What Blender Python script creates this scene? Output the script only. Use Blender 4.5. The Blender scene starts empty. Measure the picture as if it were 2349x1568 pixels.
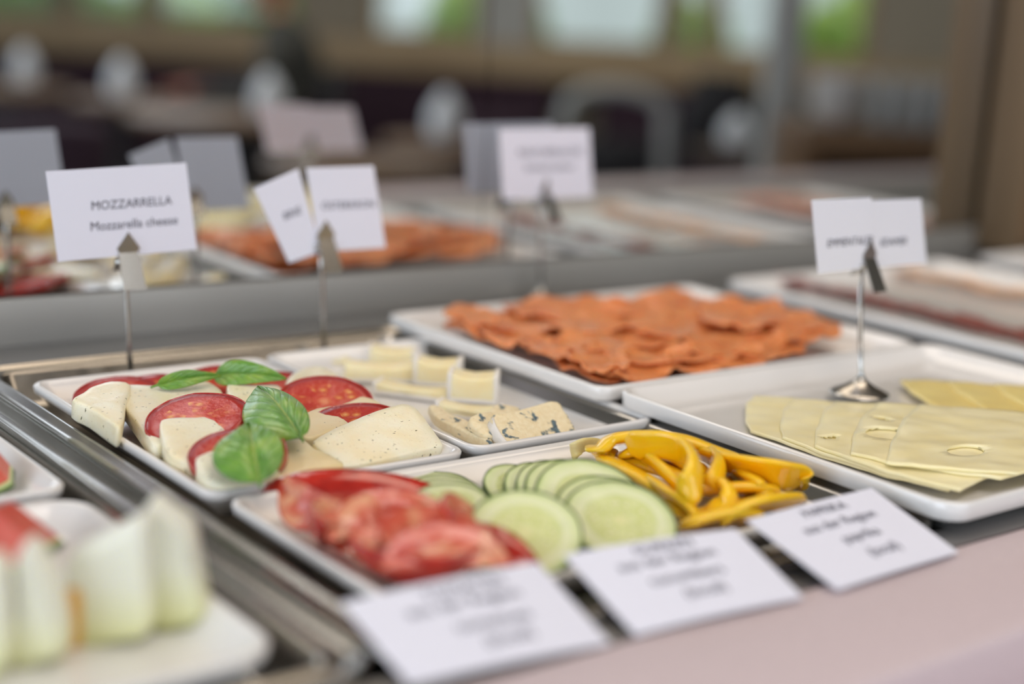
import bpy, bmesh, math, random
from mathutils import Vector, Matrix, noise
PI = math.pi
S = bpy.context.scene
COL = S.collection
# ------------------------------------------------------------------ camera
F_PX, CX, CY = 3439.94, 1174.5, 784.0
YAW, PITCH, ROLL = 0.66383419, 0.21894668, 0.05353977
CAM = Vector((0.0, 0.0, 0.25))            # 25 cm above the plate rims; z = 0 is the rim plane
_f = Vector((math.sin(YAW)*math.cos(PITCH), math.cos(YAW)*math.cos(PITCH), -math.sin(PITCH)))
_r = Vector((math.cos(YAW), -math.sin(YAW), 0.0)); _u = _r.cross(_f)
RIGHT = _r*math.cos(ROLL) + _u*math.sin(ROLL)
UP = -_r*math.sin(ROLL) + _u*math.cos(ROLL)
FWD = _f
cam = bpy.data.cameras.new('camera'); camo = bpy.data.objects.new('camera', cam); COL.objects.link(camo)
R3 = Matrix((RIGHT, UP, -FWD)).transposed()
camo.matrix_world = Matrix.Translation(CAM) @ R3.to_4x4()
cam.sensor_width = 36.0; cam.lens = F_PX/2349*36.0
cam.clip_start = 0.02; cam.clip_end = 200
cam.dof.use_dof = True; cam.dof.focus_distance = 0.885; cam.dof.aperture_fstop = 2.0
S.camera = camo
# ------------------------------------------------------------------ light
w = bpy.data.worlds.new('daylight'); S.world = w; w.use_nodes = True
w.node_tree.nodes['Background'].inputs[0].default_value = (0.84, 0.94, 0.96, 1)
w.node_tree.nodes['Background'].inputs[1].default_value = 0.82
def area(name, loc, target, sx, sy, power, color):
    l = bpy.data.lights.new(name, 'AREA'); l.shape = 'RECTANGLE'; l.size = sx; l.size_y = sy
    l.energy = power; l.color = color
    o = bpy.data.objects.new(name, l); COL.objects.link(o); o.location = loc
    o.rotation_euler = (Vector(target)-Vector(loc)).to_track_quat('-Z', 'Y').to_euler()
    return o
area('side_window_light', (-2.4, 0.2, 0.75), (0.6, 0.7, 0.0), 2.6, 1.4, 52, (0.78, 0.87, 1.0))
area('dining_window_light', (1.2, -4.2, 1.3), (0.8, 0.7, 0.0), 3.6, 1.6, 68, (0.83, 0.90, 1.0))
area('counter_lamp', (0.9, 0.75, 1.35), (0.85, 0.7, 0.0), 2.2, 0.35, 8.5, (1.0, 0.82, 0.64))
area('ceiling_lamp_light', (0.4, -0.3, 1.75), (0.6, 0.4, 0.0), 0.9, 0.9, 12, (1.0, 0.90, 0.82))
area('added_glint_light', (-0.5, -0.5, 1.7), (0.3, 0.5, 0.0), 0.10, 0.10, 1.1, (0.95, 0.97, 1.0))  # this small source and the next are added for glints on rounded metal
area('added_glint_light', (0.9, -0.7, 1.7), (0.7, 0.6, 0.0), 0.10, 0.10, 1.1, (0.95, 0.97, 1.0))
area('dining_fill_light', (3.4, -2.6, 1.8), (3.6, -3.6, -0.9), 5.0, 3.0, 76, (1.0, 0.93, 0.84))  # added fill, no fixture: brightens the far wall and sill of the dining room
sl = bpy.data.lights.new('sun', 'SUN'); sl.energy = 2.2; sl.angle = .05; sl.color = (1.0, .96, .88)
so = bpy.data.objects.new('sun', sl); COL.objects.link(so); so.rotation_euler = (.25, .15, 0); so.location = (0, 0, 8)
vs = S.view_settings
vs.view_transform = 'Standard'; vs.look = 'None'; vs.gamma = 1.0; vs.use_curve_mapping = False
vs.exposure = 0.0
S.cycles.use_denoising = True
S.cycles.max_bounces = 10; S.cycles.glossy_bounces = 6; S.cycles.diffuse_bounces = 4
S.cycles.transmission_bounces = 8; S.cycles.transparent_max_bounces = 8
S.cycles.caustics_reflective = True; S.cycles.caustics_refractive = False
S.cycles.sample_clamp_indirect = 4.0
# ------------------------------------------------------------------ helpers
def ray(px, py):
    return RIGHT*((px-CX)/F_PX) - UP*((py-CY)/F_PX) + FWD
def P(px, py, z=0.0):                       # the point of height z that a photo pixel shows
    d = ray(px, py); return CAM + d*((z-CAM.z)/d.z)
def PY(px, py, y):                          # the same on the upright plane y
    d = ray(px, py); return CAM + d*(y/d.y)
def PP(px, py, z0, x0, y0, gx, gy):         # the same on the plane z = z0 + gx(x-x0) + gy(y-y0)
    d = ray(px, py)
    t = (z0 + gx*(CAM.x-x0) + gy*(CAM.y-y0) - CAM.z)/(d.z - gx*d.x - gy*d.y)
    return CAM + d*t
def V2(x, y, z=0): return Vector((x, y, z))
def tag(o, label=None, cat=None, group=None, kind=None):
    if label: o['label'] = label
    if cat: o['category'] = cat
    if group: o['group'] = group
    if kind: o['kind'] = kind
    return o
def empty(name, loc=(0, 0, 0), rz=0, **k):
    o = bpy.data.objects.new(name, None); COL.objects.link(o)
    o.location = loc; o.rotation_euler = (0, 0, rz); o.empty_display_size = .02
    return tag(o, **k)
def link(name, me, mat=None, parent=None, mw=None, smooth=True):
    o = bpy.data.objects.new(name, me); COL.objects.link(o)
    if mat:
        for m_ in (mat if isinstance(mat, (list, tuple)) else [mat]): me.materials.append(m_)
    if parent: o.parent = parent
    if mw is not None:
        if parent: o.matrix_parent_inverse = Matrix.Identity(4)
        o.matrix_basis = mw
    if smooth: me.shade_smooth()
    return o
def mesh(name, vs_, fs, mat=None, parent=None, mw=None, smooth=True, idx=None):
    me = bpy.data.meshes.new(name); me.from_pydata([tuple(v) for v in vs_], [], fs); me.update()
    bm = bmesh.new(); bm.from_mesh(me); bmesh.ops.recalc_face_normals(bm, faces=bm.faces)
    bm.to_mesh(me); bm.free()
    if idx:
        for p_, i in zip(me.polygons, idx): p_.material_index = i
    return link(name, me, mat, parent, mw, smooth)
def frame(origin, zdir, xdir):
    z = Vector(zdir).normalized(); x = Vector(xdir); x = (x - z*x.dot(z)).normalized(); y = z.cross(x)
    m = Matrix((x, y, z)).transposed().to_4x4(); m.translation = Vector(origin); return m
def fromb(name, bm, mat=None, parent=None, mw=None, smooth=True, auto=None):
    bmesh.ops.recalc_face_normals(bm, faces=bm.faces)
    me = bpy.data.meshes.new(name); bm.to_mesh(me); bm.free()
    o = link(name, me, mat, parent, mw, smooth)
    if auto is not None:
        me.shade_smooth()
        try: me.set_sharp_from_angle(angle=auto)
        except Exception: pass
    return o
def bbox(bm, c, s, bev=0.0, seg=2, rot=None):
    m = Matrix.Translation(Vector(c)) @ (rot.to_4x4() if rot else Matrix.Identity(4)) @ Matrix.Diagonal((s[0], s[1], s[2], 1))
    r = bmesh.ops.create_cube(bm, size=1.0, matrix=m)
    if bev > 0:
        es = list({e for v in r['verts'] for e in v.link_edges})
        bmesh.ops.bevel(bm, geom=es, offset=bev, segments=seg, affect='EDGES', profile=.5)
def box(name, c, s, mat, parent=None, bev=0.0, seg=2, rot=None, mw=None):
    bm = bmesh.new(); bbox(bm, c, s, bev, seg, rot)
    return fromb(name, bm, mat, parent, mw, auto=.6)
def lathe(name, prof, mat, parent=None, mw=None, n=32):
    vs_, fs = [], []
    for r, z in prof:
        for i in range(n):
            a = 2*PI*i/n; vs_.append((r*math.cos(a), r*math.sin(a), z))
    for k in range(len(prof)-1):
        for i in range(n):
            j = (i+1) % n; fs.append((k*n+i, k*n+j, (k+1)*n+j, (k+1)*n+i))
    fs.append(tuple(range(n))); fs.append(tuple(range((len(prof)-1)*n, len(prof)*n)))
    o = mesh(name, vs_, fs, mat, parent, mw)
    try: o.data.set_sharp_from_angle(angle=.8)
    except Exception: pass
    return o
def rodmesh(name, pts, r, mat, parent=None, n=10, mw=None):
    vs_, fs = [], []
    pts = [Vector(p) for p in pts]
    up = Vector((0, 0, 1))
    for k, p in enumerate(pts):
        t = (pts[min(k+1, len(pts)-1)] - pts[max(k-1, 0)]).normalized()
        a = t.cross(up)
        if a.length < .2: a = t.cross(Vector((1, 0, 0)))
        a.normalize(); b = t.cross(a)
        rr = r[k] if isinstance(r, (list, tuple)) else r
        for i in range(n):
            q = 2*PI*i/n; vs_.append(p + a*rr*math.cos(q) + b*rr*math.sin(q))
    for k in range(len(pts)-1):
        for i in range(n):
            j = (i+1) % n; fs.append((k*n+i, k*n+j, (k+1)*n+j, (k+1)*n+i))
    fs.append(tuple(range(n))); fs.append(tuple(range((len(pts)-1)*n, len(pts)*n)))
    return mesh(name, vs_, fs, mat, parent, mw)
def catmull(pts, n=4, closed=True):
    out = []; L = len(pts)
    rng = range(L) if closed else range(L-1)
    for i in rng:
        if closed: p0, p1, p2, p3 = pts[i-1], pts[i], pts[(i+1) % L], pts[(i+2) % L]
        else: p0, p1, p2, p3 = pts[max(i-1, 0)], pts[i], pts[i+1], pts[min(i+2, L-1)]
        for k in range(n):
            t = k/n
            out.append(.5*((2*p1)+(-p0+p2)*t+(2*p0-5*p1+4*p2-p3)*t*t+(-p0+3*p1-3*p2+p3)*t*t*t))
    if not closed: out.append(pts[-1].copy())
    return out
def slab(name, pts, thick, mat, parent=None, bev=.0015, wob=.0004, seed=0, sub=3, under=0.0, hint=(0, 0, 1), wobf=1.0):
    """a rounded slab whose upper face has the outline pts (3-D, nearly coplanar), thick downwards along its normal"""
    pts = [Vector(p) for p in pts]
    c = sum(pts, Vector())/len(pts)
    nrm = Vector()
    for i in range(len(pts)): nrm += (pts[i-1]-c).cross(pts[i]-c)
    nrm.normalize()
    if nrm.dot(Vector(hint)) < 0: nrm = -nrm
    M_ = frame(c, nrm, (1, 0, 0)); I = M_.inverted()
    ol = catmull([I @ p for p in pts], sub)
    n = len(ol); vs_, fs = [], []
    def ring(ins, z):
        for p in ol:
            q = Vector((p.x, p.y, 0)); L_ = q.length
            q = q*max(0.02, (L_-ins)/L_) if L_ > 1e-6 else q
            nz = noise.noise(Vector((q.x*160+seed*7, q.y*160, z*200)))*wob
            e = q.normalized()*nz
            vs_.append((q.x+e.x, q.y+e.y, p.z + z + nz*.5))
    R_ = min(Vector((p.x, p.y, 0)).length for p in ol)
    rings = [(R_*.9, -thick), (R_*.35+under, -thick), (bev+under, -thick), (under*.7, -thick+bev), (under*.3, -thick*.5), (0, -bev), (bev*.3, -bev*.3), (bev, 0), (R_*.25, .0002), (R_*.5, .0003), (R_*.75, .0003), (R_*.95, .0003)]
    for i_, z_ in rings: ring(i_, z_)
    for k in range(len(rings)-1):
        for i in range(n):
            j = (i+1) % n; fs.append((k*n+i, k*n+j, (k+1)*n+j, (k+1)*n+i))
    fs.append(tuple(range(n))); fs.append(tuple(range((len(rings)-1)*n, len(rings)*n)))
    return mesh(name, vs_, fs, mat, parent, M_)
# ------------------------------------------------------------------ materials
def newmat(name):
    m = bpy.data.materials.new(name); m.use_nodes = True
    nt = m.node_tree; b = nt.nodes['Principled BSDF']; return m, nt, b
def node(nt, typ, ins=None, **props):
    n = nt.nodes.new(typ)
    for k, v in props.items(): setattr(n, k, v)
    for k, v in (ins or {}).items():
        if isinstance(v, bpy.types.NodeSocket): nt.links.new(v, n.inputs[k])
        else: n.inputs[k].default_value = v
    return n
def rgb(c): return (c[0], c[1], c[2], 1) if len(c) == 3 else c
def srgb(r, g, b):
    f = lambda v: (v/255/12.92 if v/255 <= .04045 else ((v/255+.055)/1.055)**2.4)
    return (f(r), f(g), f(b))
def ramp(nt, fac, stops, interp='LINEAR'):
    n = nt.nodes.new('ShaderNodeValToRGB'); cr = n.color_ramp; cr.interpolation = interp
    while len(cr.elements) > 1: cr.elements.remove(cr.elements[-1])
    cr.elements[0].position = stops[0][0]; cr.elements[0].color = rgb(stops[0][1])
    for p_, c_ in stops[1:]:
        e = cr.elements.new(p_); e.color = rgb(c_)
    nt.links.new(fac, n.inputs[0]); return n.outputs[0]
def mixc(nt, fac, a, b):
    n = nt.nodes.new('ShaderNodeMix'); n.data_type = 'RGBA'
    for i, v in ((0, fac), (6, a), (7, b)):
        if isinstance(v, bpy.types.NodeSocket): nt.links.new(v, n.inputs[i])
        else: n.inputs[i].default_value = rgb(v) if i else v
    return n.outputs[2]
def mth(nt, op, a, b=0.0, clamp=False):
    n = nt.nodes.new('ShaderNodeMath'); n.operation = op; n.use_clamp = clamp
    for i, v in ((0, a), (1, b)):
        if isinstance(v, bpy.types.NodeSocket): nt.links.new(v, n.inputs[i])
        else: n.inputs[i].default_value = v
    return n.outputs[0]
def coords(nt, scale=(1, 1, 1)):
    tc = nt.nodes.new('ShaderNodeTexCoord'); mp = node(nt, 'ShaderNodeMapping'); nt.links.new(tc.outputs['Object'], mp.inputs[0])
    mp.inputs['Scale'].default_value = scale; return mp.outputs[0]
def simple(name, c, rough=.5, metal=0, spec=.5, sss=0, sssr=(.004, .002, .001), coat=0, var=.0, vscale=60, bump=0, bscale=200, bdist=.0005, c2=None, stretch=(1, 1, 1), trans=0):
    m, nt, b = newmat(name)
    b.inputs['Base Color'].default_value = rgb(c); b.inputs['Roughness'].default_value = rough
    b.inputs['Metallic'].default_value = metal; b.inputs['Specular IOR Level'].default_value = spec
    b.inputs['Coat Weight'].default_value = coat; b.inputs['Coat Roughness'].default_value = .08
    if trans: b.inputs['Transmission Weight'].default_value = trans
    if sss:
        b.inputs['Subsurface Weight'].default_value = sss; b.inputs['Subsurface Radius'].default_value = sssr
        b.inputs['Subsurface Scale'].default_value = 1.0
    co = coords(nt, stretch)
    if var or c2:
        nz = node(nt, 'ShaderNodeTexNoise', {'Vector': co, 'Scale': vscale, 'Detail': 4.0})
        cc = c2 if c2 else tuple(max(0, v*(1-var)) for v in c[:3])
        nt.links.new(ramp(nt, nz.outputs[0], [(.38, c), (.62, cc)]), b.inputs['Base Color'])
    if bump:
        nb = node(nt, 'ShaderNodeTexNoise', {'Vector': co, 'Scale': bscale, 'Detail': 3.0})
        bp = node(nt, 'ShaderNodeBump', {'Height': nb.outputs[0], 'Strength': bump, 'Distance': bdist})
        nt.links.new(bp.outputs[0], b.inputs['Normal'])
    return m
def emis(name, c, s):
    m, nt, b = newmat(name); b.inputs['Base Color'].default_value = (0, 0, 0, 1)
    b.inputs['Emission Color'].default_value = rgb(c); b.inputs['Emission Strength'].default_value = s; return m
MT = {}
MT['china'] = simple('white_china', (.80, .785, .775), .12, coat=.4)
MT['china_blue'] = MT['china']
def steel(name, c, rough, stretch, bump=.15):
    m, nt, b = newmat(name)
    b.inputs['Metallic'].default_value = 1.0
    co = coords(nt, stretch)
    nz = node(nt, 'ShaderNodeTexNoise', {'Vector': co, 'Scale': 60.0, 'Detail': 5.0})
    nt.links.new(ramp(nt, nz.outputs[0], [(.35, tuple(v*.93 for v in c)), (.65, c)]), b.inputs['Base Color'])
    nt.links.new(mth(nt, 'MULTIPLY_ADD', nz.outputs[0], .12), b.inputs['Roughness'])
    b.inputs['Roughness'].default_value = rough
    rr = mth(nt, 'ADD', mth(nt, 'MULTIPLY', nz.outputs[0], .12), rough-.06)
    nt.links.new(rr, b.inputs['Roughness'])
    bp = node(nt, 'ShaderNodeBump', {'Height': nz.outputs[0], 'Strength': bump, 'Distance': .0004}); nt.links.new(bp.outputs[0], b.inputs['Normal'])
    return m
MT['tray'] = steel('tray_steel', (.33, .315, .29), .22, (1, .25, 1), .06)
MT['brushed'] = steel('brushed_steel', (.34, .34, .34), .46, (.12, 3, 1), .08)
MT['chrome'] = simple('chrome', (.46, .45, .43), .24, 1)
MT['mirror'] = simple('mirror_glass', (.78, .79, .785), .0, 1)
MT['paper'] = simple('card_paper', (.80, .815, .94), .55, sss=0)
MT['ink'] = simple('printed_ink', (.09, .09, .13), .6)
MT['stone'] = simple('pale_pink_counter', srgb(212, 196, 201), .38, var=.05, vscale=400, bump=.05, bscale=900)
MT['darkgap'] = simple('dark_seam', (.03, .028, .027), .6)
# mozzarella with herb flecks
def herbs(name, c, c2, dens=1.0):
    m, nt, b = newmat(name)
    b.inputs['Roughness'].default_value = .34; b.inputs['Subsurface Weight'].default_value = .35
    b.inputs['Subsurface Radius'].default_value = (.006, .0045, .003); b.inputs['Subsurface Scale'].default_value = 1
    b.inputs['Coat Weight'].default_value = .25; b.inputs['Coat Roughness'].default_value = .2
    tc = nt.nodes.new('ShaderNodeTexCoord'); oi = nt.nodes.new('ShaderNodeObjectInfo')
    vv = node(nt, 'ShaderNodeVectorMath', {0: tc.outputs['Object'], 1: oi.outputs['Location']}, operation='ADD').outputs[0]
    nz = node(nt, 'ShaderNodeTexNoise', {'Vector': vv, 'Scale': 45.0, 'Detail': 3.0})
    base = ramp(nt, nz.outputs[0], [(.38, c), (.68, c2)])
    warp = node(nt, 'ShaderNodeTexNoise', {'Vector': vv, 'Scale': 500.0, 'Detail': 2.0})
    wv = node(nt, 'ShaderNodeVectorMath', {0: vv}, operation='MULTIPLY_ADD')
    sc = node(nt, 'ShaderNodeVectorMath', {0: warp.outputs[1], 1: (.0022, .0022, .0022)}, operation='MULTIPLY').outputs[0]
    wv = node(nt, 'ShaderNodeVectorMath', {0: vv, 1: sc}, operation='ADD').outputs[0]
    st = node(nt, 'ShaderNodeMapping', {'Vector': wv, 'Scale': (1, 1.8, .6), 'Rotation': (0, 0, .7)}).outputs[0]
    v1 = node(nt, 'ShaderNodeTexVoronoi', {'Vector': st, 'Scale': 230.0, 'Randomness': 1.0}); v1.feature = 'F1'
    cut = mth(nt, 'LESS_THAN', v1.outputs['Distance'], .17)
    rnd = node(nt, 'ShaderNodeSeparateColor', {0: v1.outputs['Color']}).outputs[0]
    pick = mth(nt, 'GREATER_THAN', rnd, 1-.52*dens)
    big = node(nt, 'ShaderNodeTexNoise', {'Vector': vv, 'Scale': 60.0})
    patch = mth(nt, 'GREATER_THAN', big.outputs[0], .46)
    f = mth(nt, 'MULTIPLY', mth(nt, 'MULTIPLY', cut, pick), patch)
    col = mixc(nt, f, base, srgb(96, 88, 40))
    v2 = node(nt, 'ShaderNodeTexVoronoi', {'Vector': wv, 'Scale': 700.0})
    rnd2 = node(nt, 'ShaderNodeSeparateColor', {0: v2.outputs['Color']}).outputs[1]
    f2 = mth(nt, 'MULTIPLY', mth(nt, 'LESS_THAN', v2.outputs['Distance'], .2), mth(nt, 'GREATER_THAN', rnd2, 1-.3*dens))
    col = mixc(nt, mth(nt, 'MULTIPLY', f2, .45), col, srgb(170, 140, 80))
    nt.links.new(col, b.inputs['Base Color'])
    bn = node(nt, 'ShaderNodeTexNoise', {'Vector': vv, 'Scale': 260.0, 'Detail': 3.0})
    bp = node(nt, 'ShaderNodeBump', {'Height': bn.outputs[0], 'Strength': .25, 'Distance': .0008}); nt.links.new(bp.outputs[0], b.inputs['Normal'])
    return m
MT['mozz'] = herbs('mozzarella', srgb(250, 243, 218), srgb(246, 232, 194))
MT['mozz_oil'] = herbs('mozzarella_oiled', srgb(240, 220, 170), srgb(244, 228, 190), .25)
# tomato slices: radial pattern in unit-disc coordinates
def radial(name, stops, seedstops, rough=.25, seedscale=5.0, sss=.12, seedmask=(.2, .72), rad=(.004, .001, .0006), starcol=None, nstar=0):
    m, nt, b = newmat(name)
    b.inputs['Roughness'].default_value = rough; b.inputs['Subsurface Weight'].default_value = sss
    b.inputs['Subsurface Radius'].default_value = rad; b.inputs['Subsurface Scale'].default_value = 1
    b.inputs['Coat Weight'].default_value = .15; b.inputs['Coat Roughness'].default_value = .12; b.inputs['Specular IOR Level'].default_value = .3
    tc = nt.nodes.new('ShaderNodeTexCoord'); co = tc.outputs['Object']
    oi = nt.nodes.new('ShaderNodeObjectInfo')
    off = node(nt, 'ShaderNodeVectorMath', {0: co, 1: oi.outputs['Location']}, operation='ADD').outputs[0]
    sx = node(nt, 'ShaderNodeSeparateXYZ', {0: co})
    r2 = mth(nt, 'ADD', mth(nt, 'MULTIPLY', sx.outputs[0], sx.outputs[0]), mth(nt, 'MULTIPLY', sx.outputs[1], sx.outputs[1]))
    r = mth(nt, 'SQRT', r2)
    wob = node(nt, 'ShaderNodeTexNoise', {'Vector': off, 'Scale': 2.2, 'Detail': 3.0}).outputs[0]
    rr = mth(nt, 'ADD', r, mth(nt, 'MULTIPLY', mth(nt, 'SUBTRACT', wob, .5), .16))
    base = ramp(nt, rr, stops)
    ang = mth(nt, 'ARCTAN2', sx.outputs[1], sx.outputs[0])
    if nstar:
        st = mth(nt, 'COSINE', mth(nt, 'ADD', mth(nt, 'MULTIPLY', ang, float(nstar)), mth(nt, 'MULTIPLY', wob, 3.0)))
        pocket = mth(nt, 'MULTIPLY', mth(nt, 'GREATER_THAN', st, -.25), mth(nt, 'MULTIPLY', mth(nt, 'GREATER_THAN', rr, seedmask[0]), mth(nt, 'LESS_THAN', rr, seedmask[1])))
    else:
        pocket = mth(nt, 'MULTIPLY', mth(nt, 'GREATER_THAN', rr, seedmask[0]), mth(nt, 'LESS_THAN', rr, seedmask[1]))
    v = node(nt, 'ShaderNodeTexVoronoi', {'Vector': off, 'Scale': seedscale})
    gel = ramp(nt, v.outputs['Distance'], seedstops)
    col = mixc(nt, mth(nt, 'MULTIPLY', pocket, .85), base, gel)
    nt.links.new(col, b.inputs['Base Color'])
    bn = node(nt, 'ShaderNodeTexNoise', {'Vector': off, 'Scale': 9.0, 'Detail': 4.0})
    hh = mth(nt, 'ADD', mth(nt, 'MULTIPLY', pocket, mth(nt, 'MULTIPLY', v.outputs['Distance'], .8)), bn.outputs[0])
    bp = node(nt, 'ShaderNodeBump', {'Height': hh, 'Strength': .35, 'Distance': .0012}); nt.links.new(bp.outputs[0], b.inputs['Normal'])
    return m
MT['tomslice'] = radial('tomato_flesh', [(.0, srgb(226, 140, 96)), (.16, srgb(204, 70, 46)), (.3, srgb(192, 48, 32)), (.7, srgb(186, 44, 30)), (.88, srgb(170, 34, 24)), (1, srgb(150, 26, 18))],
                        [(.0, srgb(238, 196, 120)), (.22, srgb(226, 140, 72)), (.5, srgb(196, 66, 36))], seedmask=(.22, .7), nstar=5)
MT['tomskin'] = simple('tomato_skin', srgb(200, 44, 30), .16, coat=.5, sss=.1, sssr=(.003, .0006, .0004), c2=srgb(154, 24, 22), vscale=40)
MT['cuke'] = radial('cucumber_flesh', [(.0, srgb(222, 222, 160)), (.5, srgb(222, 224, 172)), (.62, srgb(206, 216, 148)), (.66, srgb(226, 230, 190)), (.9, srgb(214, 224, 168)), (.97, srgb(168, 192, 110)), (1, srgb(120, 150, 70))],
                    [(.0, srgb(240, 240, 214)), (.22, srgb(226, 226, 180)), (.4, srgb(196, 206, 124)), (.7, srgb(214, 220, 158))], seedscale=6.5, seedmask=(.12, .58), sss=.3, rad=(.004, .004, .002))
MT['peel'] = simple('cucumber_peel', srgb(50, 74, 34), .3, coat=.3, c2=srgb(84, 108, 48), vscale=3)
def tomcut():
    m, nt, b = newmat('tomato_cut_flesh')
    b.inputs['Roughness'].default_value = .2; b.inputs['Subsurface Weight'].default_value = .2
    b.inputs['Subsurface Radius'].default_value = (.004, .001, .0006); b.inputs['Subsurface Scale'].default_value = 1
    b.inputs['Coat Weight'].default_value = .5
    tc = nt.nodes.new('ShaderNodeTexCoord'); oi = nt.nodes.new('ShaderNodeObjectInfo')
    off = node(nt, 'ShaderNodeVectorMath', {0: tc.outputs['Object'], 1: oi.outputs['Location']}, operation='ADD').outputs[0]
    nz = node(nt, 'ShaderNodeTexNoise', {'Vector': off, 'Scale': 50.0, 'Detail': 3.0})
    v = node(nt, 'ShaderNodeTexVoronoi', {'Vector': off, 'Scale': 150.0})
    gel = ramp(nt, v.outputs['Distance'], [(.0, srgb(216, 170, 100)), (.3, srgb(204, 100, 64)), (.6, srgb(184, 62, 44))])
    fl = ramp(nt, nz.outputs[0], [(.3, srgb(196, 58, 44)), (.5, srgb(214, 104, 80)), (.62, srgb(232, 168, 128)), (.75, srgb(206, 84, 62))])
    msk = ramp(nt, node(nt, 'ShaderNodeTexNoise', {'Vector': off, 'Scale': 30.0}).outputs[0], [(.52, (0, 0, 0)), (.56, (1, 1, 1))])
    nt.links.new(mixc(nt, msk, fl, gel), b.inputs['Base Color'])
    bp = node(nt, 'ShaderNodeBump', {'Height': v.outputs['Distance'], 'Strength': .4, 'Distance': .001}); nt.links.new(bp.outputs[0], b.inputs['Normal'])
    return m
MT['tomcut'] = tomcut()
MT['pepper'] = simple('yellow_pepper_skin', srgb(250, 188, 6), .16, coat=.7, sss=.3, sssr=(.004, .002, .0005), c2=srgb(252, 200, 20), vscale=40)
MT['pepper_in'] = simple('yellow_pepper_flesh', srgb(250, 200, 24), .3, coat=.3, sss=.4, sssr=(.004, .002, .0005), bump=.3, bscale=400)
MT['pale'] = simple('pale_pepper_flesh', srgb(228, 214, 158), .3, sss=.4, sssr=(.004, .003, .002), c2=srgb(216, 196, 120), vscale=60)
MT['brie'] = simple('brie_paste', srgb(244, 232, 192), .4, sss=.35, sssr=(.005, .004, .002), c2=srgb(242, 222, 168), vscale=50, bump=.2, bscale=180)
MT['rind'] = simple('white_rind', srgb(236, 230, 222), .8, sss=.2, sssr=(.003, .003, .003), bump=.5, bscale=350, bdist=.001)
def blue():
    m, nt, b = newmat('blue_cheese')
    b.inputs['Roughness'].default_value = .5; b.inputs['Subsurface Weight'].default_value = .3
    b.inputs['Subsurface Radius'].default_value = (.005, .004, .003); b.inputs['Subsurface Scale'].default_value = 1
    co = coords(nt)
    nz = node(nt, 'ShaderNodeTexNoise', {'Vector': co, 'Scale': 90.0, 'Detail': 2.0})
    d = node(nt, 'ShaderNodeVectorMath', {0: nz.outputs[1], 1: (.006, .006, .006)}, operation='MULTIPLY').outputs[0]
    cw = node(nt, 'ShaderNodeVectorMath', {0: co, 1: d}, operation='ADD').outputs[0]
    n1 = node(nt, 'ShaderNodeTexNoise', {'Vector': cw, 'Scale': 110.0, 'Detail': 2.5, 'Roughness': .55})
    n2 = node(nt, 'ShaderNodeTexNoise', {'Vector': cw, 'Scale': 330.0, 'Detail': 2.0})
    base = ramp(nt, n2.outputs[0], [(.35, srgb(238, 224, 190)), (.65, srgb(230, 212, 172))])
    f = ramp(nt, n1.outputs[0], [(.60, (0, 0, 0)), (.66, (1, 1, 1))])
    f2 = ramp(nt, n2.outputs[0], [(.71, (0, 0, 0)), (.77, (1, 1, 1))])
    bl = ramp(nt, n2.outputs[0], [(.3, srgb(48, 70, 86)), (.7, srgb(104, 126, 132))])
    col = mixc(nt, f, base, bl); col = mixc(nt, mth(nt, 'MULTIPLY', f2, .7), col, srgb(136, 146, 128))
    nt.links.new(col, b.inputs['Base Color'])
    h = mth(nt, 'SUBTRACT', n2.outputs[0], mth(nt, 'MULTIPLY', f, .8))
    bp = node(nt, 'ShaderNodeBump', {'Height': h, 'Strength': .5, 'Distance': .001}); nt.links.new(bp.outputs[0], b.inputs['Normal'])
    return m
MT['blue'] = blue()
MT['emmental'] = simple('emmental_slice', srgb(250, 240, 196), .34, coat=.25, sss=.12, sssr=(.006, .005, .002), c2=srgb(244, 230, 176), vscale=30)
MT['edam'] = simple('pale_yellow_slice', srgb(242, 222, 146), .34, coat=.25, sss=.12, sssr=(.006, .005, .002), c2=srgb(238, 214, 134), vscale=30)
def salmonm():
    m, nt, b = newmat('smoked_salmon')
    b.inputs['Roughness'].default_value = .4; b.inputs['Subsurface Weight'].default_value = .35
    b.inputs['Subsurface Radius'].default_value = (.006, .002, .0008); b.inputs['Subsurface Scale'].default_value = 1
    b.inputs['Coat Weight'].default_value = .3
    tc = nt.nodes.new('ShaderNodeTexCoord'); oi = nt.nodes.new('ShaderNodeObjectInfo')
    off = node(nt, 'ShaderNodeVectorMath', {0: tc.outputs['Object'], 1: oi.outputs['Location']}, operation='ADD').outputs[0]
    wv = node(nt, 'ShaderNodeTexWave', {'Vector': off, 'Scale': 55.0, 'Distortion': 5.0, 'Detail': 2.0, 'Detail Scale': 1.5})
    nz = node(nt, 'ShaderNodeTexNoise', {'Vector': off, 'Scale': 22.0})
    a = ramp(nt, nz.outputs[0], [(.3, srgb(214, 118, 54)), (.5, srgb(224, 138, 76)), (.7, srgb(200, 106, 44))])
    f = ramp(nt, wv.outputs[1], [(.72, (0, 0, 0)), (.95, (1, 1, 1))])
    nt.links.new(mixc(nt, mth(nt, 'MULTIPLY', f, .45), a, srgb(238, 170, 124)), b.inputs['Base Color'])
    return m
MT['salmon'] = salmonm()
MT['ham'] = simple('dark_ham', srgb(116, 58, 56), .35, c2=srgb(150, 92, 84), vscale=40)
MT['turkey'] = simple('pale_turkey', srgb(226, 178, 142), .4, sss=.3, c2=srgb(232, 200, 172), vscale=30)
MT['rosy'] = simple('rosy_sausage', srgb(214, 152, 136), .4, sss=.2, c2=srgb(226, 180, 160), vscale=30)
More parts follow.
